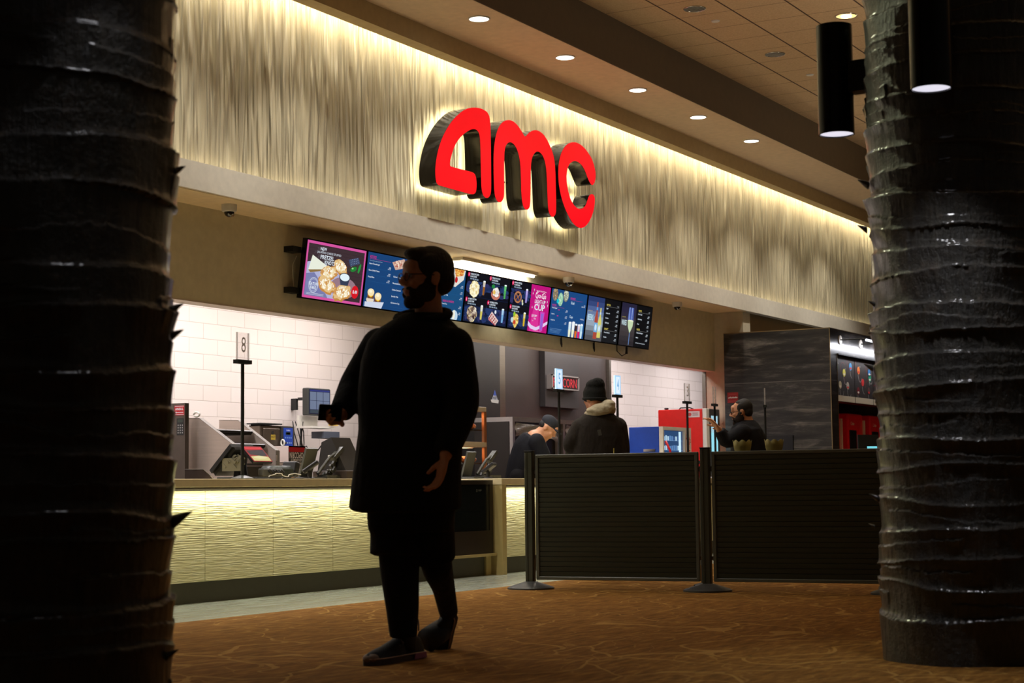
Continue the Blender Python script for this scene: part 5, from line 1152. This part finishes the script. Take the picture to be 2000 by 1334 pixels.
# cylinder lamps on the trunks
def sconce(px, D_, z0, z1, c, label, power=7, loc=None):
    p = loc or at(px, 400, D=D_); r_ = .0865
    t = thing('cylinder_lamp', label, 'lamp', (p.x, p.y, z0), 'black cylinder lamps on the trunks')
    n = 48; vs = []; 
    for r2, z in ((r_, z0), (r_, z1), (r_-.006, z1), (r_-.006, z0)): vs += [(p.x+r2*math.cos(2*math.pi*k/n), p.y+r2*math.sin(2*math.pi*k/n), z) for k in range(n)]
    MB().add(vs, [(i*n+k, i*n+(k+1) % n, ((i+1) % 4)*n+(k+1) % n, ((i+1) % 4)*n+k) for i in range(4) for k in range(n)]).build('housing', M('lamp_black', (14, 14, 14), .22, .3), t, smooth=True, angle=SMA)
    MB().lathe((p.x, p.y, z1-.01), [(.01, 0), (r_-.007, 0), (r_-.007, .005)], 40).build('top_cap', rubber, t)
    MB().lathe((p.x, p.y, z0+.006), [(.01, 0), (r_-.007, 0), (r_-.007, .004)], 40).build('lens', M('lamp_lens', (232, 230, 246), .5, emit=.95), t)
    d = (c-p); d.z = 0; L_ = d.length; d.normalize(); zm = (z0+z1)/2
    e = p + d*(L_-.40); e.z = 0; s = p + d*(r_-.005)
    tn = V3((-d.y, d.x, 0))*.045
    MB().prism([V3((s.x, s.y, zm-.075))-tn, V3((s.x, s.y, zm-.075))+tn, V3((s.x, s.y, zm+.075))+tn, V3((s.x, s.y, zm+.075))-tn], V3((e.x-s.x, e.y-s.y, 0))).build('bracket', black_metal, t)
    q = p + d*.02
    light('cylinder_lamp_light', 'SPOT', (q.x, q.y, z0-.004), power, (.95, .95, 1.0), (0, 0, 0), spot=math.radians(105), blend=.7, radius=.06)
    return t
sconce(1638, 8.4, 2.485, 3.02, cR, 'black cylinder lamp on a side bracket, seen whole before the tile ceiling', 6)
sconce(1826, 7.3, 2.455, 2.99, cR, 'black cylinder lamp in front of the ringed trunk, cut by the top edge', 46)
dC = (V3((0, 0, 0))-cL); dC.z = 0; dC.normalize()
sconce(0, 0, 2.46, 2.99, cL, 'black cylinder lamp high on the near trunk', 3, loc=cL + Matrix.Rotation(.5, 3, 'Z') @ dC*.6)
# ================================================================== PEOPLE
UZ = V3((0, 0, 1))
def frame(f, up=UZ):
    f = V3(f).normalized(); r = f.cross(up).normalized(); u = r.cross(f)
    return Matrix((r, f, u)).transposed()
skin_m = lambda n, c: M(n, c, .5, bump=((60, 60, 60), .15, .002))
def cloth(n, c, k=14, st=.6, d=.02): return M(n, c, .85, bump=((k, k, k*.6), st, d), spec=.25)
def head_parts(mb, c, R, s=1.0):
    E = lambda p, r, rr=None: mb.ell(c + R @ (V3(p)*s), [q*s for q in r], R if rr is None else R @ rr, 20, 14)
    E((0, -.012, .028), (.077, .098, .093)); E((0, .018, -.04), (.062, .076, .078)); E((0, .066, -.094), (.027, .024, .021))
    E((0, .03, -.075), (.052, .052, .035)); E((0, .082, .026), (.050, .018, .012)); E((0, .078, .05), (.05, .02, .03))
    mb.tube([c+R @ (V3((0, .088, .016))*s), c+R @ (V3((0, .112, -.018))*s), c+R @ (V3((0, .114, -.026))*s)], [.010*s, .014*s, .013*s], 10)
    for q in (-1, 1):
        E((q*.013, .102, -.026), (.009, .010, .008)); E((q*.038, .068, -.02), (.022, .02, .018))
        E((q*.078, -.008, -.004), (.010, .022, .032)); E((q*.084, -.012, .008), (.006, .018, .016))
    E((0, .092, -.052), (.022, .011, .0065)); E((0, .089, -.064), (.019, .011, .0075))
def eyes(c, R, root, s=1.0):
    for q in (-1, 1):
        e = MB().ell(c+R @ (V3((q*.031, .084, .006))*s), (.012*s, .008*s, .007*s), R, 12, 8).build('eye', M('eye_white', (190, 180, 172), .3), root, smooth=True)
        MB().ell(c+R @ (V3((q*.031, .0905, .006))*s), (.005*s, .003*s, .0055*s), R, 10, 6).build('iris', M('iris_dark', (30, 20, 14), .2), e, smooth=True)
def hair_parts(mb, c, R, s=1.0, fringe=.0, vol=.0):
    E = lambda p, r: mb.ell(c + R @ (V3(p)*s), [q*s for q in r], R, 20, 14)
    v = vol
    E((0, -.026, .044+v*.6), (.084+v, .098+v*.6, .092+v)); E((0, -.062, .0), (.074+v, .062+v*.5, .07)); E((0, .022+fringe, .092+v), (.066, .066, .04))
    for q in (-1, 1): E((q*.070, .008+fringe*.3, .05), (.017+v*.6, .055, .048)); E((q*.073, .012, .006), (.010, .014, .035))
def beard_parts(mb, c, R, s=1.0, full=1.0):
    E = lambda p, r: mb.ell(c + R @ (V3(p)*s), [q*s for q in r], R, 18, 12)
    E((0, .048, -.094), (.047*full, .046, .033*full)); E((0, .072, -.1), (.034, .028, .03*full))
    for q in (-1, 1): E((q*.052, .022, -.062), (.017, .046, .042)); E((q*.064, .008, -.03), (.010, .03, .04)); E((q*.022, .088, -.044), (.019, .012, .007)); E((q*.036, .072, -.066), (.014, .022, .022))
def glasses(c, R, root, s=1.0):
    mb = MB()
    for q in (-1, 1):
        cc = V3((q*.033, .102, .004)); pts = [c+R @ ((cc+V3((.025*math.cos(a), -.004*abs(math.cos(a)), .018*math.sin(a))))*s) for a in [k*math.pi/9 for k in range(19)]]
        mb.tube(pts, .0022*s, 6, False)
        mb.tube([c+R @ (V3((q*.058, .100, .010))*s), c+R @ (V3((q*.08, .05, .010))*s), c+R @ (V3((q*.085, -.01, .008))*s)], .0022*s, 6)
    mb.tube([c+R @ (V3((-.008, .106, .006))*s), c+R @ (V3((.008, .106, .006))*s)], .002*s, 6)
    mb.build('glasses', M('glasses_black', (14, 13, 13), .25), root, smooth=True)
def hand(mb, w, d, n, s=1.0, curl=.5, thumb=1, spread=.012):
    w = V3(w); d = V3(d).normalized(); n = V3(n); n = (n-d*n.dot(d)).normalized(); sd = d.cross(n)
    R = Matrix((sd, n, d)).transposed()
    mb.ell(w+d*.05*s, (.041*s, .017*s, .054*s), R, 14, 10); mb.tube([w-d*.03*s, w+d*.03*s], [.027*s, .027*s], 12, flat=.7)
    for i, (o, L_) in enumerate(((-.030, .068), (-.010, .082), (.010, .086), (.030, .076))):
        p = w+d*.088*s+sd*o*thumb*s; q = [p-d*.02*s, p]; a = 0; dd = (d + sd*o*thumb*spread*30).normalized()
        for k, f in enumerate((.45, .31, .24)):
            a += curl*(.55+.25*k+.1*(i % 2)); q.append(q[-1]+(dd*math.cos(a)+n*math.sin(a))*L_*f*s)
        mb.tube(q, [.0095*s, .0095*s, .009*s, .008*s, .0065*s], 10); mb.ell(q[-1], (.0065*s,)*3, None, 8, 6)
    p = w+d*.022*s+sd*.026*thumb*s; d1 = (d*.62+sd*.66*thumb+n*.42).normalized(); q1 = p+d1*.042*s; d2 = (d*.85+sd*.2*thumb+n*.5).normalized()
    mb.tube([p, q1, q1+d2*.034*s], [.014*s, .0115*s, .0085*s], 10); mb.ell(q1+d2*.034*s, (.0085*s,)*3, None, 8, 6)
def sect(mb, secs, right, fwd, n=24, p=2.4):
    rings = []
    for c, a, b in secs:
        ring = []
        for k in range(n):
            t_ = 2*math.pi*k/n; cx, sx = math.cos(t_), math.sin(t_)
            ring.append(c + right*(a*math.copysign(abs(cx)**(2/p), cx)) + fwd*(b*math.copysign(abs(sx)**(2/p), sx)))
        rings.append(ring)
    mb.loft(rings)
def limb(mb, pts, rs, seg=18, joints=True):
    """smooth tapered limb through joints"""
    P_ = []; R_ = []
    for i in range(len(pts)-1):
        for k in range(6):
            u = k/6; P_.append(pts[i].lerp(pts[i+1], u)); R_.append(rs[i]*(1-u)+rs[i+1]*u)
    P_.append(pts[-1]); R_.append(rs[-1])
    for _ in range(3):
        P_ = [P_[0]]+[(P_[i-1]+P_[i]*2+P_[i+1])/4 for i in range(1, len(P_)-1)]+[P_[-1]]
    mb.tube(P_, R_, seg)
    if joints: mb.ell(pts[0], (rs[0],)*3, None, 14, 10)
def shoe(root, heel, f, up, L_=.29, mat=None, sole_c=(52, 40, 34), accent=None, tabs=True):
    f = V3(f).normalized(); up = V3(up); up = (up-f*up.dot(f)).normalized(); sd = f.cross(up); heel = V3(heel)
    P_ = lambda a, b, c: heel+f*a*L_+sd*b+up*c
    prof = [(-.02, .022, .05), (.03, .034, .075), (.14, .038, .088), (.3, .039, .092), (.44, .043, .085), (.58, .047, .07), (.72, .05, .055), (.86, .046, .047), (.95, .034, .04), (1.0, .014, .03)]
    rings = []
    for t_, w_, h_ in prof:
        rings.append([P_(t_, w_*math.cos(a), .012+max(0, math.sin(a))*h_*1.22) for a in [2*math.pi*k/24 for k in range(24)]])
    body = MB().loft(rings)
    sh = body.build('shoe', mat, root, smooth=True, sm_iter=2)
    out = [(t_, w_+.004) for t_, w_, h_ in prof]
    poly = [P_(t_, w_, 0) for t_, w_ in out]+[P_(t_, -w_, 0) for t_, w_ in out[::-1]]
    MB().prism(poly, up*.026).build('sole', M('sole_dark', sole_c, .6), sh)
    MB().tube([P_(t_, w_+.001, .03) for t_, w_ in out]+[P_(t_, -w_-.001, .03) for t_, w_ in out[::-1]], .0035, 6).build('rand', M('rand_tan', (150, 122, 104), .6), sh)
    MB().tube([P_(.32, 0, .05), P_(.3, 0, .11), P_(.29, 0, .175)], [.056, .058, .06], 18).build('collar', mat, sh, smooth=True)
    MB().ell(P_(.93, 0, .03), (.04, .036, .026), frame(f, up), 16, 10).build('toe_cap', M('toe_tan', (110, 88, 74), .6), sh, smooth=True)
    mb = MB()
    for k in range(5): t_ = .36+.07*k; mb.tube([P_(t_, -.034, .094-.011*k), P_(t_+.02, 0, .130-.015*k), P_(t_, .034, .094-.011*k)], .0045, 6)
    mb.build('laces', M('laces_grey', (120, 108, 104), .7), sh, smooth=True)
    if tabs:
        mb = MB()
        for t0, lean in ((.40, .03), (.12, -.03)): mb.tube([P_(t0+lean*math.sin(a), .028*math.cos(a), .13+.07*math.sin(a)) for a in [math.pi*k/10 for k in range(11)]], .004, 6)
        mb.build('pull_tab', M('tab_grey', (104, 96, 96), .6), sh, smooth=True)
    if accent: MB().prism([P_(.02, -.044, .004), P_(.28, -.047, .004), P_(.26, -.047, .03), P_(.04, -.044, .03)], sd*.004*-1).prism([P_(.02, .044, .004), P_(.28, .047, .004), P_(.26, .047, .03), P_(.04, .044, .03)], sd*.004).build('heel_patch', M('heel_patch', accent, .5), sh)
    return sh

# ---------------------------------------------------------------- man walking across the lobby
def W(x, y, dd=0.0): return at(x, y, D=8.05+dd)
F1 = (-RT*.72 - fw*.69); F1.z = 0; F1.normalize(); R1 = F1.cross(UZ)
base = at(795, 1288, Z=0); base.z = 0
man = thing('walking_person', 'bearded man in a long black jacket and glasses walking across the carpet', 'person', base)
sk = skin_m('skin_warm', (212, 148, 112))
Hc = W(832, 545); Fh = (-RT*.86 - fw*.42); Fh.z = .0; HR = frame(Fh)
shR, elR, wrR = W(742, 676, .1), W(694, 752, .16), W(664, 812, -.02)
shL, elL, wrL = W(888, 676, -.1), W(907, 790, -.14), W(869, 893, -.26)
hpR, knR, anR = W(780, 925, .06), W(777, 1097, -.02), W(787, 1240, .03)
hpL, knL, anL = W(835, 925, -.04), W(850, 1098, .10), W(873, 1188, .5)
b = MB(); head_parts(b, Hc, HR, 1.1); limb(b, [W(836, 568, .01), W(838, 625, .02)], [.06, .066])
sect(b, [(W(826, 632), .08, .06), (W(816, 668), .16, .09), (W(812, 760), .15, .10), (W(804, 860), .14, .10), (W(802, 930), .15, .11), (W(802, 975), .12, .1)], (RT*.93+fw*.2).normalized(), (-fw*.93+RT*.2).normalized())
limb(b, [shR, elR, wrR], [.05, .04, .028]); limb(b, [shL, elL, wrL], [.05, .04, .028])
limb(b, [hpR, knR, anR], [.085, .058, .04]); limb(b, [hpL, knL, anL], [.085, .058, .04])
hand(b, wrR, (W(640, 818, -.1)-wrR), UZ*.3-fw, 1.05, .75, -1)
hand(b, wrL, (W(852, 962, -.28)-wrL), -RT*.8-fw*.3, 1.1, .55, 1)
b.build('body', sk, man, remesh=.0065, sm_iter=3)
eyes(Hc, HR, man, 1.1); glasses(Hc, HR, man, 1.12)
hb = MB(); hair_parts(hb, Hc, HR, 1.1, -.004, .004); hb.ell(Hc+HR @ V3((0, .06, .115)), (.06, .045, .028), HR)
hb.build('hair', M('hair_dark_brown', (34, 24, 18), .7, bump=((80, 80, 20), .8, .01)), man, remesh=.007, sm_iter=2)
bb = MB(); beard_parts(bb, Hc, HR, 1.1, 1.0); bb.build('beard', M('beard_brown', (40, 26, 18), .8, bump=((90, 90, 90), .8, .01)), man, remesh=.006, sm_iter=2)
blk = cloth('black_jacket', (20, 21, 22), 9, .8, .03)
j = MB()
sect(j, [(W(828, 610), .09, .075), (W(824, 624), .135, .10), (W(818, 642), .19, .13), (W(816, 666), .235, .145), (W(815, 705), .262, .16), (W(809, 760), .262, .17), (W(803, 840), .245, .175), (W(796, 910), .25, .18), (W(791, 992), .262, .185), (W(791, 996), .24, .17)], (RT*.93+fw*.2).normalized(), (-fw*.93+RT*.2).normalized())
limb(j, [shR, elR, W(666, 806, 0)], [.088, .078, .056]); limb(j, [shL, elL, W(870, 886, -.25)], [.088, .078, .06])
for k, (x0, x1) in enumerate(((715, 905),)*7): pass
j.build('jacket', blk, man, remesh=.011, sm_iter=5)
c = MB(); c.tube([W(826+50*math.cos(a), 618+9*math.sin(a)-5*math.cos(a), -.085*math.sin(a)) for a in [2*math.pi*k/24 for k in range(25)]], .022, 10, False); c.build('collar', blk, man, smooth=True)
s_ = MB(); sect(s_, [(W(800, 960), .2, .15), (W(803, 1000), .205, .15), (W(803, 1035), .2, .14)], (RT*.95).normalized(), -fw)
limb(s_, [W(778, 985, .03), W(772, 1086, -.02)], [.128, .118]); limb(s_, [W(838, 985), W(854, 1095, .08)], [.115, .088])
s_.build('shorts', cloth('black_shorts', (15, 15, 16), 10, .7, .02), man, remesh=.012, sm_iter=4)
tr = MB(); limb(tr, [W(778, 1040), W(780, 1110), W(786, 1185), W(788, 1244)], [.1, .092, .078, .064]); limb(tr, [W(842, 1040), W(853, 1108, .1), W(866, 1145, .28), W(876, 1196, .53)], [.088, .074, .056, .048])
tr.build('trousers', cloth('black_trousers', (14, 14, 15), 12, .8, .02), man, remesh=.01, sm_iter=3)
shm = M('sneaker_black', (13, 12, 14), .7, noise=((20, 20, 20), .3))
hl = at(820, 1284, Z=0); tp = at(717, 1301, Z=0); shoe(man, hl, tp-hl, UZ, (tp-hl).length, shm, accent=(130, 70, 96))
h2 = at(884, 1196, D=8.62); t2 = at(860, 1266, D=8.76); shoe(man, h2, t2-h2, (fw*-.75+UZ*.5), .285, shm, tabs=False)
ph = tag(MB().box(W(645, 806, -.13), (.15, .075, .011), M3=frame((-RT+UZ*.1).cross(fw)) @ Matrix.Rotation(.0, 3, 'X'), b=.003).build('phone', M('phone_black', (16, 18, 18), .2)), 'dark phone held in the walking man\'s outstretched hand', 'phone')

# ---------------------------------------------------------------- customer in beanie at the counter, seen from behind
D2 = 15.3
def W2(x, y, dd=0.0): return at(x, y, D=D2+dd)
def Z2(x, z, dd=0.0): p = at(x, 900, D=D2+dd); p.z = z; return p
F2 = (-RT*.5 + fw*.86); F2.z = 0; F2.normalize(); R2 = F2.cross(UZ)
man2 = thing('waiting_person', 'customer in black beanie and black coat with cream hood, seen from behind', 'person', V3((Z2(1168, 0).x, Z2(1168, 0).y, 0)))
Hc = W2(1160, 779, .04); HR = frame((-RT*.62+fw*.78)+UZ*-.15)
b = MB(); head_parts(b, Hc, HR, .98); limb(b, [W2(1163, 790), W2(1168, 815)], [.058, .06])
sect(b, [(W2(1168, 816), .08, .07), (W2(1168, 832), .17, .1), (Z2(1170, 1.1), .16, .12), (Z2(1172, .95), .17, .12), (Z2(1172, .86), .14, .11)], R2, F2)
e2 = W2(1115, 868, -.03); w2 = W2(1122, 888, .2)
limb(b, [W2(1130, 835), e2, w2], [.05, .04, .03]); limb(b, [W2(1205, 833), W2(1216, 885, .02), W2(1195, 905, .22)], [.05, .04, .03])
for px in (1155, 1188): limb(b, [Z2(px, .88), Z2(px, .48, .03), Z2(px-1, .07)], [.09, .06, .04])
hand(b, w2, F2-UZ*.1, -UZ, 1, .4, 1); hand(b, W2(1195, 905, .22), F2, -UZ, 1, .4, -1)
b.build('body', sk, man2, remesh=.0085, sm_iter=2)
bn = MB(); E = lambda p, r: bn.ell(Hc+HR @ V3(p), r, HR, 20, 14)
E((0, -.012, .045), (.094, .114, .10)); E((0, -.03, .115), (.082, .092, .06)); E((0, -.06, .135), (.066, .055, .045)); E((0, -.01, .01), (.095, .114, .05)); bn.build('beanie', M('beanie_knit', (14, 17, 17), .95, bump=((110, 110, 8), .8, .01)), man2, remesh=.008, sm_iter=3)
cf = MB(); cf.tube([Hc+HR @ V3((.089*math.cos(a), -.01+.107*math.sin(a), .0+.012*math.sin(a))) for a in [2*math.pi*k/30 for k in range(31)]], .013, 10, False); cf.build('beanie_cuff', M('beanie_knit', (14, 17, 17), .95), man2, smooth=True)
hd = MB()
hd.tube([W2(1168+25*math.cos(a)+4, 804-5*math.cos(a)+2*math.sin(a), -.10*math.sin(a)) for a in [2*math.pi*k/24 for k in range(25)]], .03, 12, False)
FR = frame(-fw)
hd.ell(W2(1178, 797, -.05), (.112, .10, .048), FR); hd.ell(W2(1188, 790, -.04), (.066, .08, .045), FR); hd.ell(W2(1160, 801, -.06), (.07, .07, .03), FR); hd.ell(W2(1196, 800, -.03), (.032, .06, .045), FR); hd.ell(W2(1176, 803, -.12), (.085, .03, .028), FR)
hd.build('hood', M('hood_cream', (196, 186, 160), .9, bump=((22, 22, 22), .7, .02)), man2, remesh=.008, sm_iter=5)
coat = cloth('black_coat', (46, 41, 38), 12, .7, .025)
j = MB(); ra, fa = (RT*.98).normalized(), -fw
sect(j, [(W2(1170, 806), .12, .1), (W2(1170, 816), .17, .13), (W2(1170, 830), .215, .145), (W2(1170, 850), .235, .16), (W2(1171, 880), .245, .17), (Z2(1173, .95), .25, .17), (Z2(1174, .80), .25, .16), (Z2(1174, .79), .22, .14)], ra, fa)
limb(j, [W2(1134, 836, -.02), e2, W2(1119, 884, .15)], [.088, .078, .055]); limb(j, [W2(1206, 834), W2(1215, 886, .0), W2(1198, 902, .16)], [.088, .078, .055])
j.build('coat', coat, man2, remesh=.011, sm_iter=4)
q = W2(1171, 845, -.2); MB().box(q, (.05, .03, .008), M3=frame(RT+UZ*.25, -fw)).build('coat_tab', M('tab_grey2', (84, 84, 82), .6), man2)
tr = MB()
for px in (1155, 1188): limb(tr, [Z2(px, .9), Z2(px, .48, .03), Z2(px-1, .09)], [.11, .085, .065])
tr.build('trousers', cloth('dark_trousers', (22, 22, 26), 12, .7, .02), man2, remesh=.014, sm_iter=3)
for px in (1155, 1188): p = Z2(px, 0) - F2*.08; shoe(man2, p, F2, UZ, .28, shm, tabs=False)

# ---------------------------------------------------------------- bearded customer with raised hands
D3 = 17.3
def W3(x, y, dd=0.0): return at(x, y, D=D3+dd)
def Z3(x, z, dd=0.0): p = at(x, 900, D=D3+dd); p.z = z; return p
F3 = (-RT*.97 + fw*.2); F3.z = 0; F3.normalize(); R3 = F3.cross(UZ)
man3 = thing('gesturing_person', 'bearded man with glasses in a black sweater raising his hands before the stone wall', 'person', V3((Z3(1465, 0).x, Z3(1465, 0).y, 0)))
Hc = W3(1448, 805); HR = frame(F3 - UZ*.12)
sk3 = skin_m('skin_tan', (206, 150, 116))
b = MB(); head_parts(b, Hc, HR, 1.0); limb(b, [W3(1455, 812), W3(1460, 826)], [.06, .065])
sect(b, [(W3(1460, 826), .08, .07), (W3(1461, 842), .15, .10), (W3(1463, 875), .15, .13), (Z3(1466, 1.0), .15, .13), (Z3(1468, .86), .15, .12)], R3, F3)
e3, w3 = W3(1418, 864, -.2), W3(1402, 835, -.24); e3b, w3b = W3(1428, 862, .22), W3(1404, 838, .06)
limb(b, [W3(1448, 845, -.17), e3, w3], [.048, .04, .028]); limb(b, [W3(1452, 845, .2), e3b, w3b], [.048, .04, .028])
hand(b, w3, (W3(1386, 819, -.26)-w3), -fw*.2-RT*.7-UZ*.6, 1.05, .35, -1, .02); hand(b, w3b, (W3(1388, 816, .0)-w3b), fw*.3-RT*.6-UZ*.6, 1.0, .3, 1, .02)
for dd in (-.1, .1): limb(b, [Z3(1468, .88, dd), Z3(1464, .48, dd), Z3(1468, .07, dd)], [.09, .06, .04])
b.build('body', sk3, man3, remesh=.0068, sm_iter=2)
eyes(Hc, HR, man3); glasses(Hc, HR, man3, 1.02)
hb = MB(); E = lambda p, r: hb.ell(Hc+HR @ V3(p), r, HR, 20, 14)
E((0, -.035, .045), (.083, .085, .088)); E((0, -.06, .0), (.075, .055, .065)); E((0, .0, .09), (.06, .05, .034))
for q in (-1, 1): E((q*.07, -.005, .04), (.014, .04, .045)); E((q*.074, .012, -.0), (.009, .012, .034))
hb.build('hair', M('hair_black', (20, 17, 16), .7, bump=((80, 80, 80), .5, .006)), man3, remesh=.007, sm_iter=2)
bb = MB(); beard_parts(bb, Hc, HR, 1.02, .95); bb.build('beard', M('beard_black', (36, 24, 18), .85), man3, remesh=.006, sm_iter=2)
MB().ell(Hc+HR @ V3((-.088, .004, -.012)), (.010, .012, .014), HR, 12, 8).build('earpiece', rubber, man3, smooth=True)
sw = cloth('black_sweater', (20, 22, 28), 10, .7, .02); j = MB(); ra, fa = (RT).normalized(), -fw
sect(j, [(W3(1459, 820), .075, .075), (W3(1458, 826), .115, .13), (W3(1458, 836), .15, .19), (W3(1460, 850), .175, .2), (W3(1463, 868), .185, .2), (W3(1465, 885), .19, .2), (Z3(1467, 1.0), .19, .19), (Z3(1468, .84), .18, .18)], ra, fa)
limb(j, [W3(1450, 844, -.17), e3, W3(1405, 841, -.23)], [.084, .074, .05]); limb(j, [W3(1452, 844, .2), e3b, W3(1408, 843, .08)], [.08, .068, .05])
j.build('sweater', sw, man3, remesh=.010, sm_iter=4)
tr = MB()
for dd in (-.1, .1): limb(tr, [Z3(1468, .9, dd), Z3(1464, .48, dd), Z3(1468, .09, dd)], [.11, .085, .065])
tr.build('trousers', cloth('dark_trousers', (22, 22, 26), 12, .7, .02), man3, remesh=.014, sm_iter=3)
for dd in (-.1, .1): p = Z3(1470, 0, dd) - F3*.06; shoe(man3, p, F3, UZ, .28, shm, tabs=False)

# ---------------------------------------------------------------- worker bending down behind the counter
D4 = 19.1
def W4(x, y, dd=0.0): return at(x, y, D=D4+dd)
def Z4(x, z, dd=0.0): p = at(x, 900, D=D4+dd); p.z = z; return p
F4 = (RT*.97 - fw*.2); F4.z = 0; F4.normalize(); R4 = F4.cross(UZ)
man4 = thing('bending_person', 'worker in a dark cap and black shirt bending down behind the counter', 'person', V3((Z4(1015, 0).x, Z4(1015, 0).y, 0)))
Hc = W4(1070, 836); HR = frame(F4*.75-UZ*.7)
b = MB(); head_parts(b, Hc, HR, 1.02); limb(b, [W4(1064, 838), W4(1050, 850)], [.06, .066])
limb(b, [W4(1046, 860), W4(1030, 880), Z4(1018, 1.0), Z4(1014, .9)], [.12, .13, .13, .13])
for dd in (-.18, .18): limb(b, [W4(1050, 862, dd), W4(1066, 895, dd), W4(1085, 915, dd*.8)], [.05, .042, .03]); hand(b, W4(1085, 915, dd*.8), F4*.5-UZ, -F4, 1, .4, 1 if dd < 0 else -1)
for dd in (-.1, .1): limb(b, [Z4(1014, .9, dd), Z4(1020, .48, dd), Z4(1012, .07, dd)], [.09, .06, .04])
b.build('body', skin_m('skin_light', (214, 158, 120)), man4, remesh=.0085, sm_iter=2)
cp_ = MB(); E = lambda p, r: cp_.ell(Hc+HR @ V3(p), r, HR, 20, 14); E((0, -.02, .06), (.086, .105, .078)); E((0, .10, .045), (.07, .065, .012)); cp_.build('cap', M('cap_charcoal', (36, 40, 48), .85), man4, remesh=.008, sm_iter=2)
hb = MB(); hb.ell(Hc+HR @ V3((0, -.055, .0)), (.078, .058, .055), HR); hb.build('hair', M('hair_black', (20, 17, 16), .7), man4, smooth=True)
j = MB(); limb(j, [W4(1052, 853), W4(1046, 862), W4(1034, 876), Z4(1022, 1.04), Z4(1014, .84)], [.075, .165, .185, .18, .17])
for dd in (-.18, .18): limb(j, [W4(1048, 862, dd), W4(1064, 893, dd)], [.09, .075])
j.build('shirt', cloth('black_shirt', (20, 22, 28), 12, .6, .02), man4, remesh=.012, sm_iter=4)
tr = MB()
for dd in (-.1, .1): limb(tr, [Z4(1014, .92, dd), Z4(1020, .48, dd), Z4(1012, .09, dd)], [.11, .085, .065])
tr.build('trousers', cloth('dark_trousers', (22, 22, 26), 12, .7, .02), man4, remesh=.014, sm_iter=3)
for dd in (-.1, .1): p = Z4(1010, 0, dd) - F4*.06; shoe(man4, p, F4, UZ, .28, shm, tabs=False)
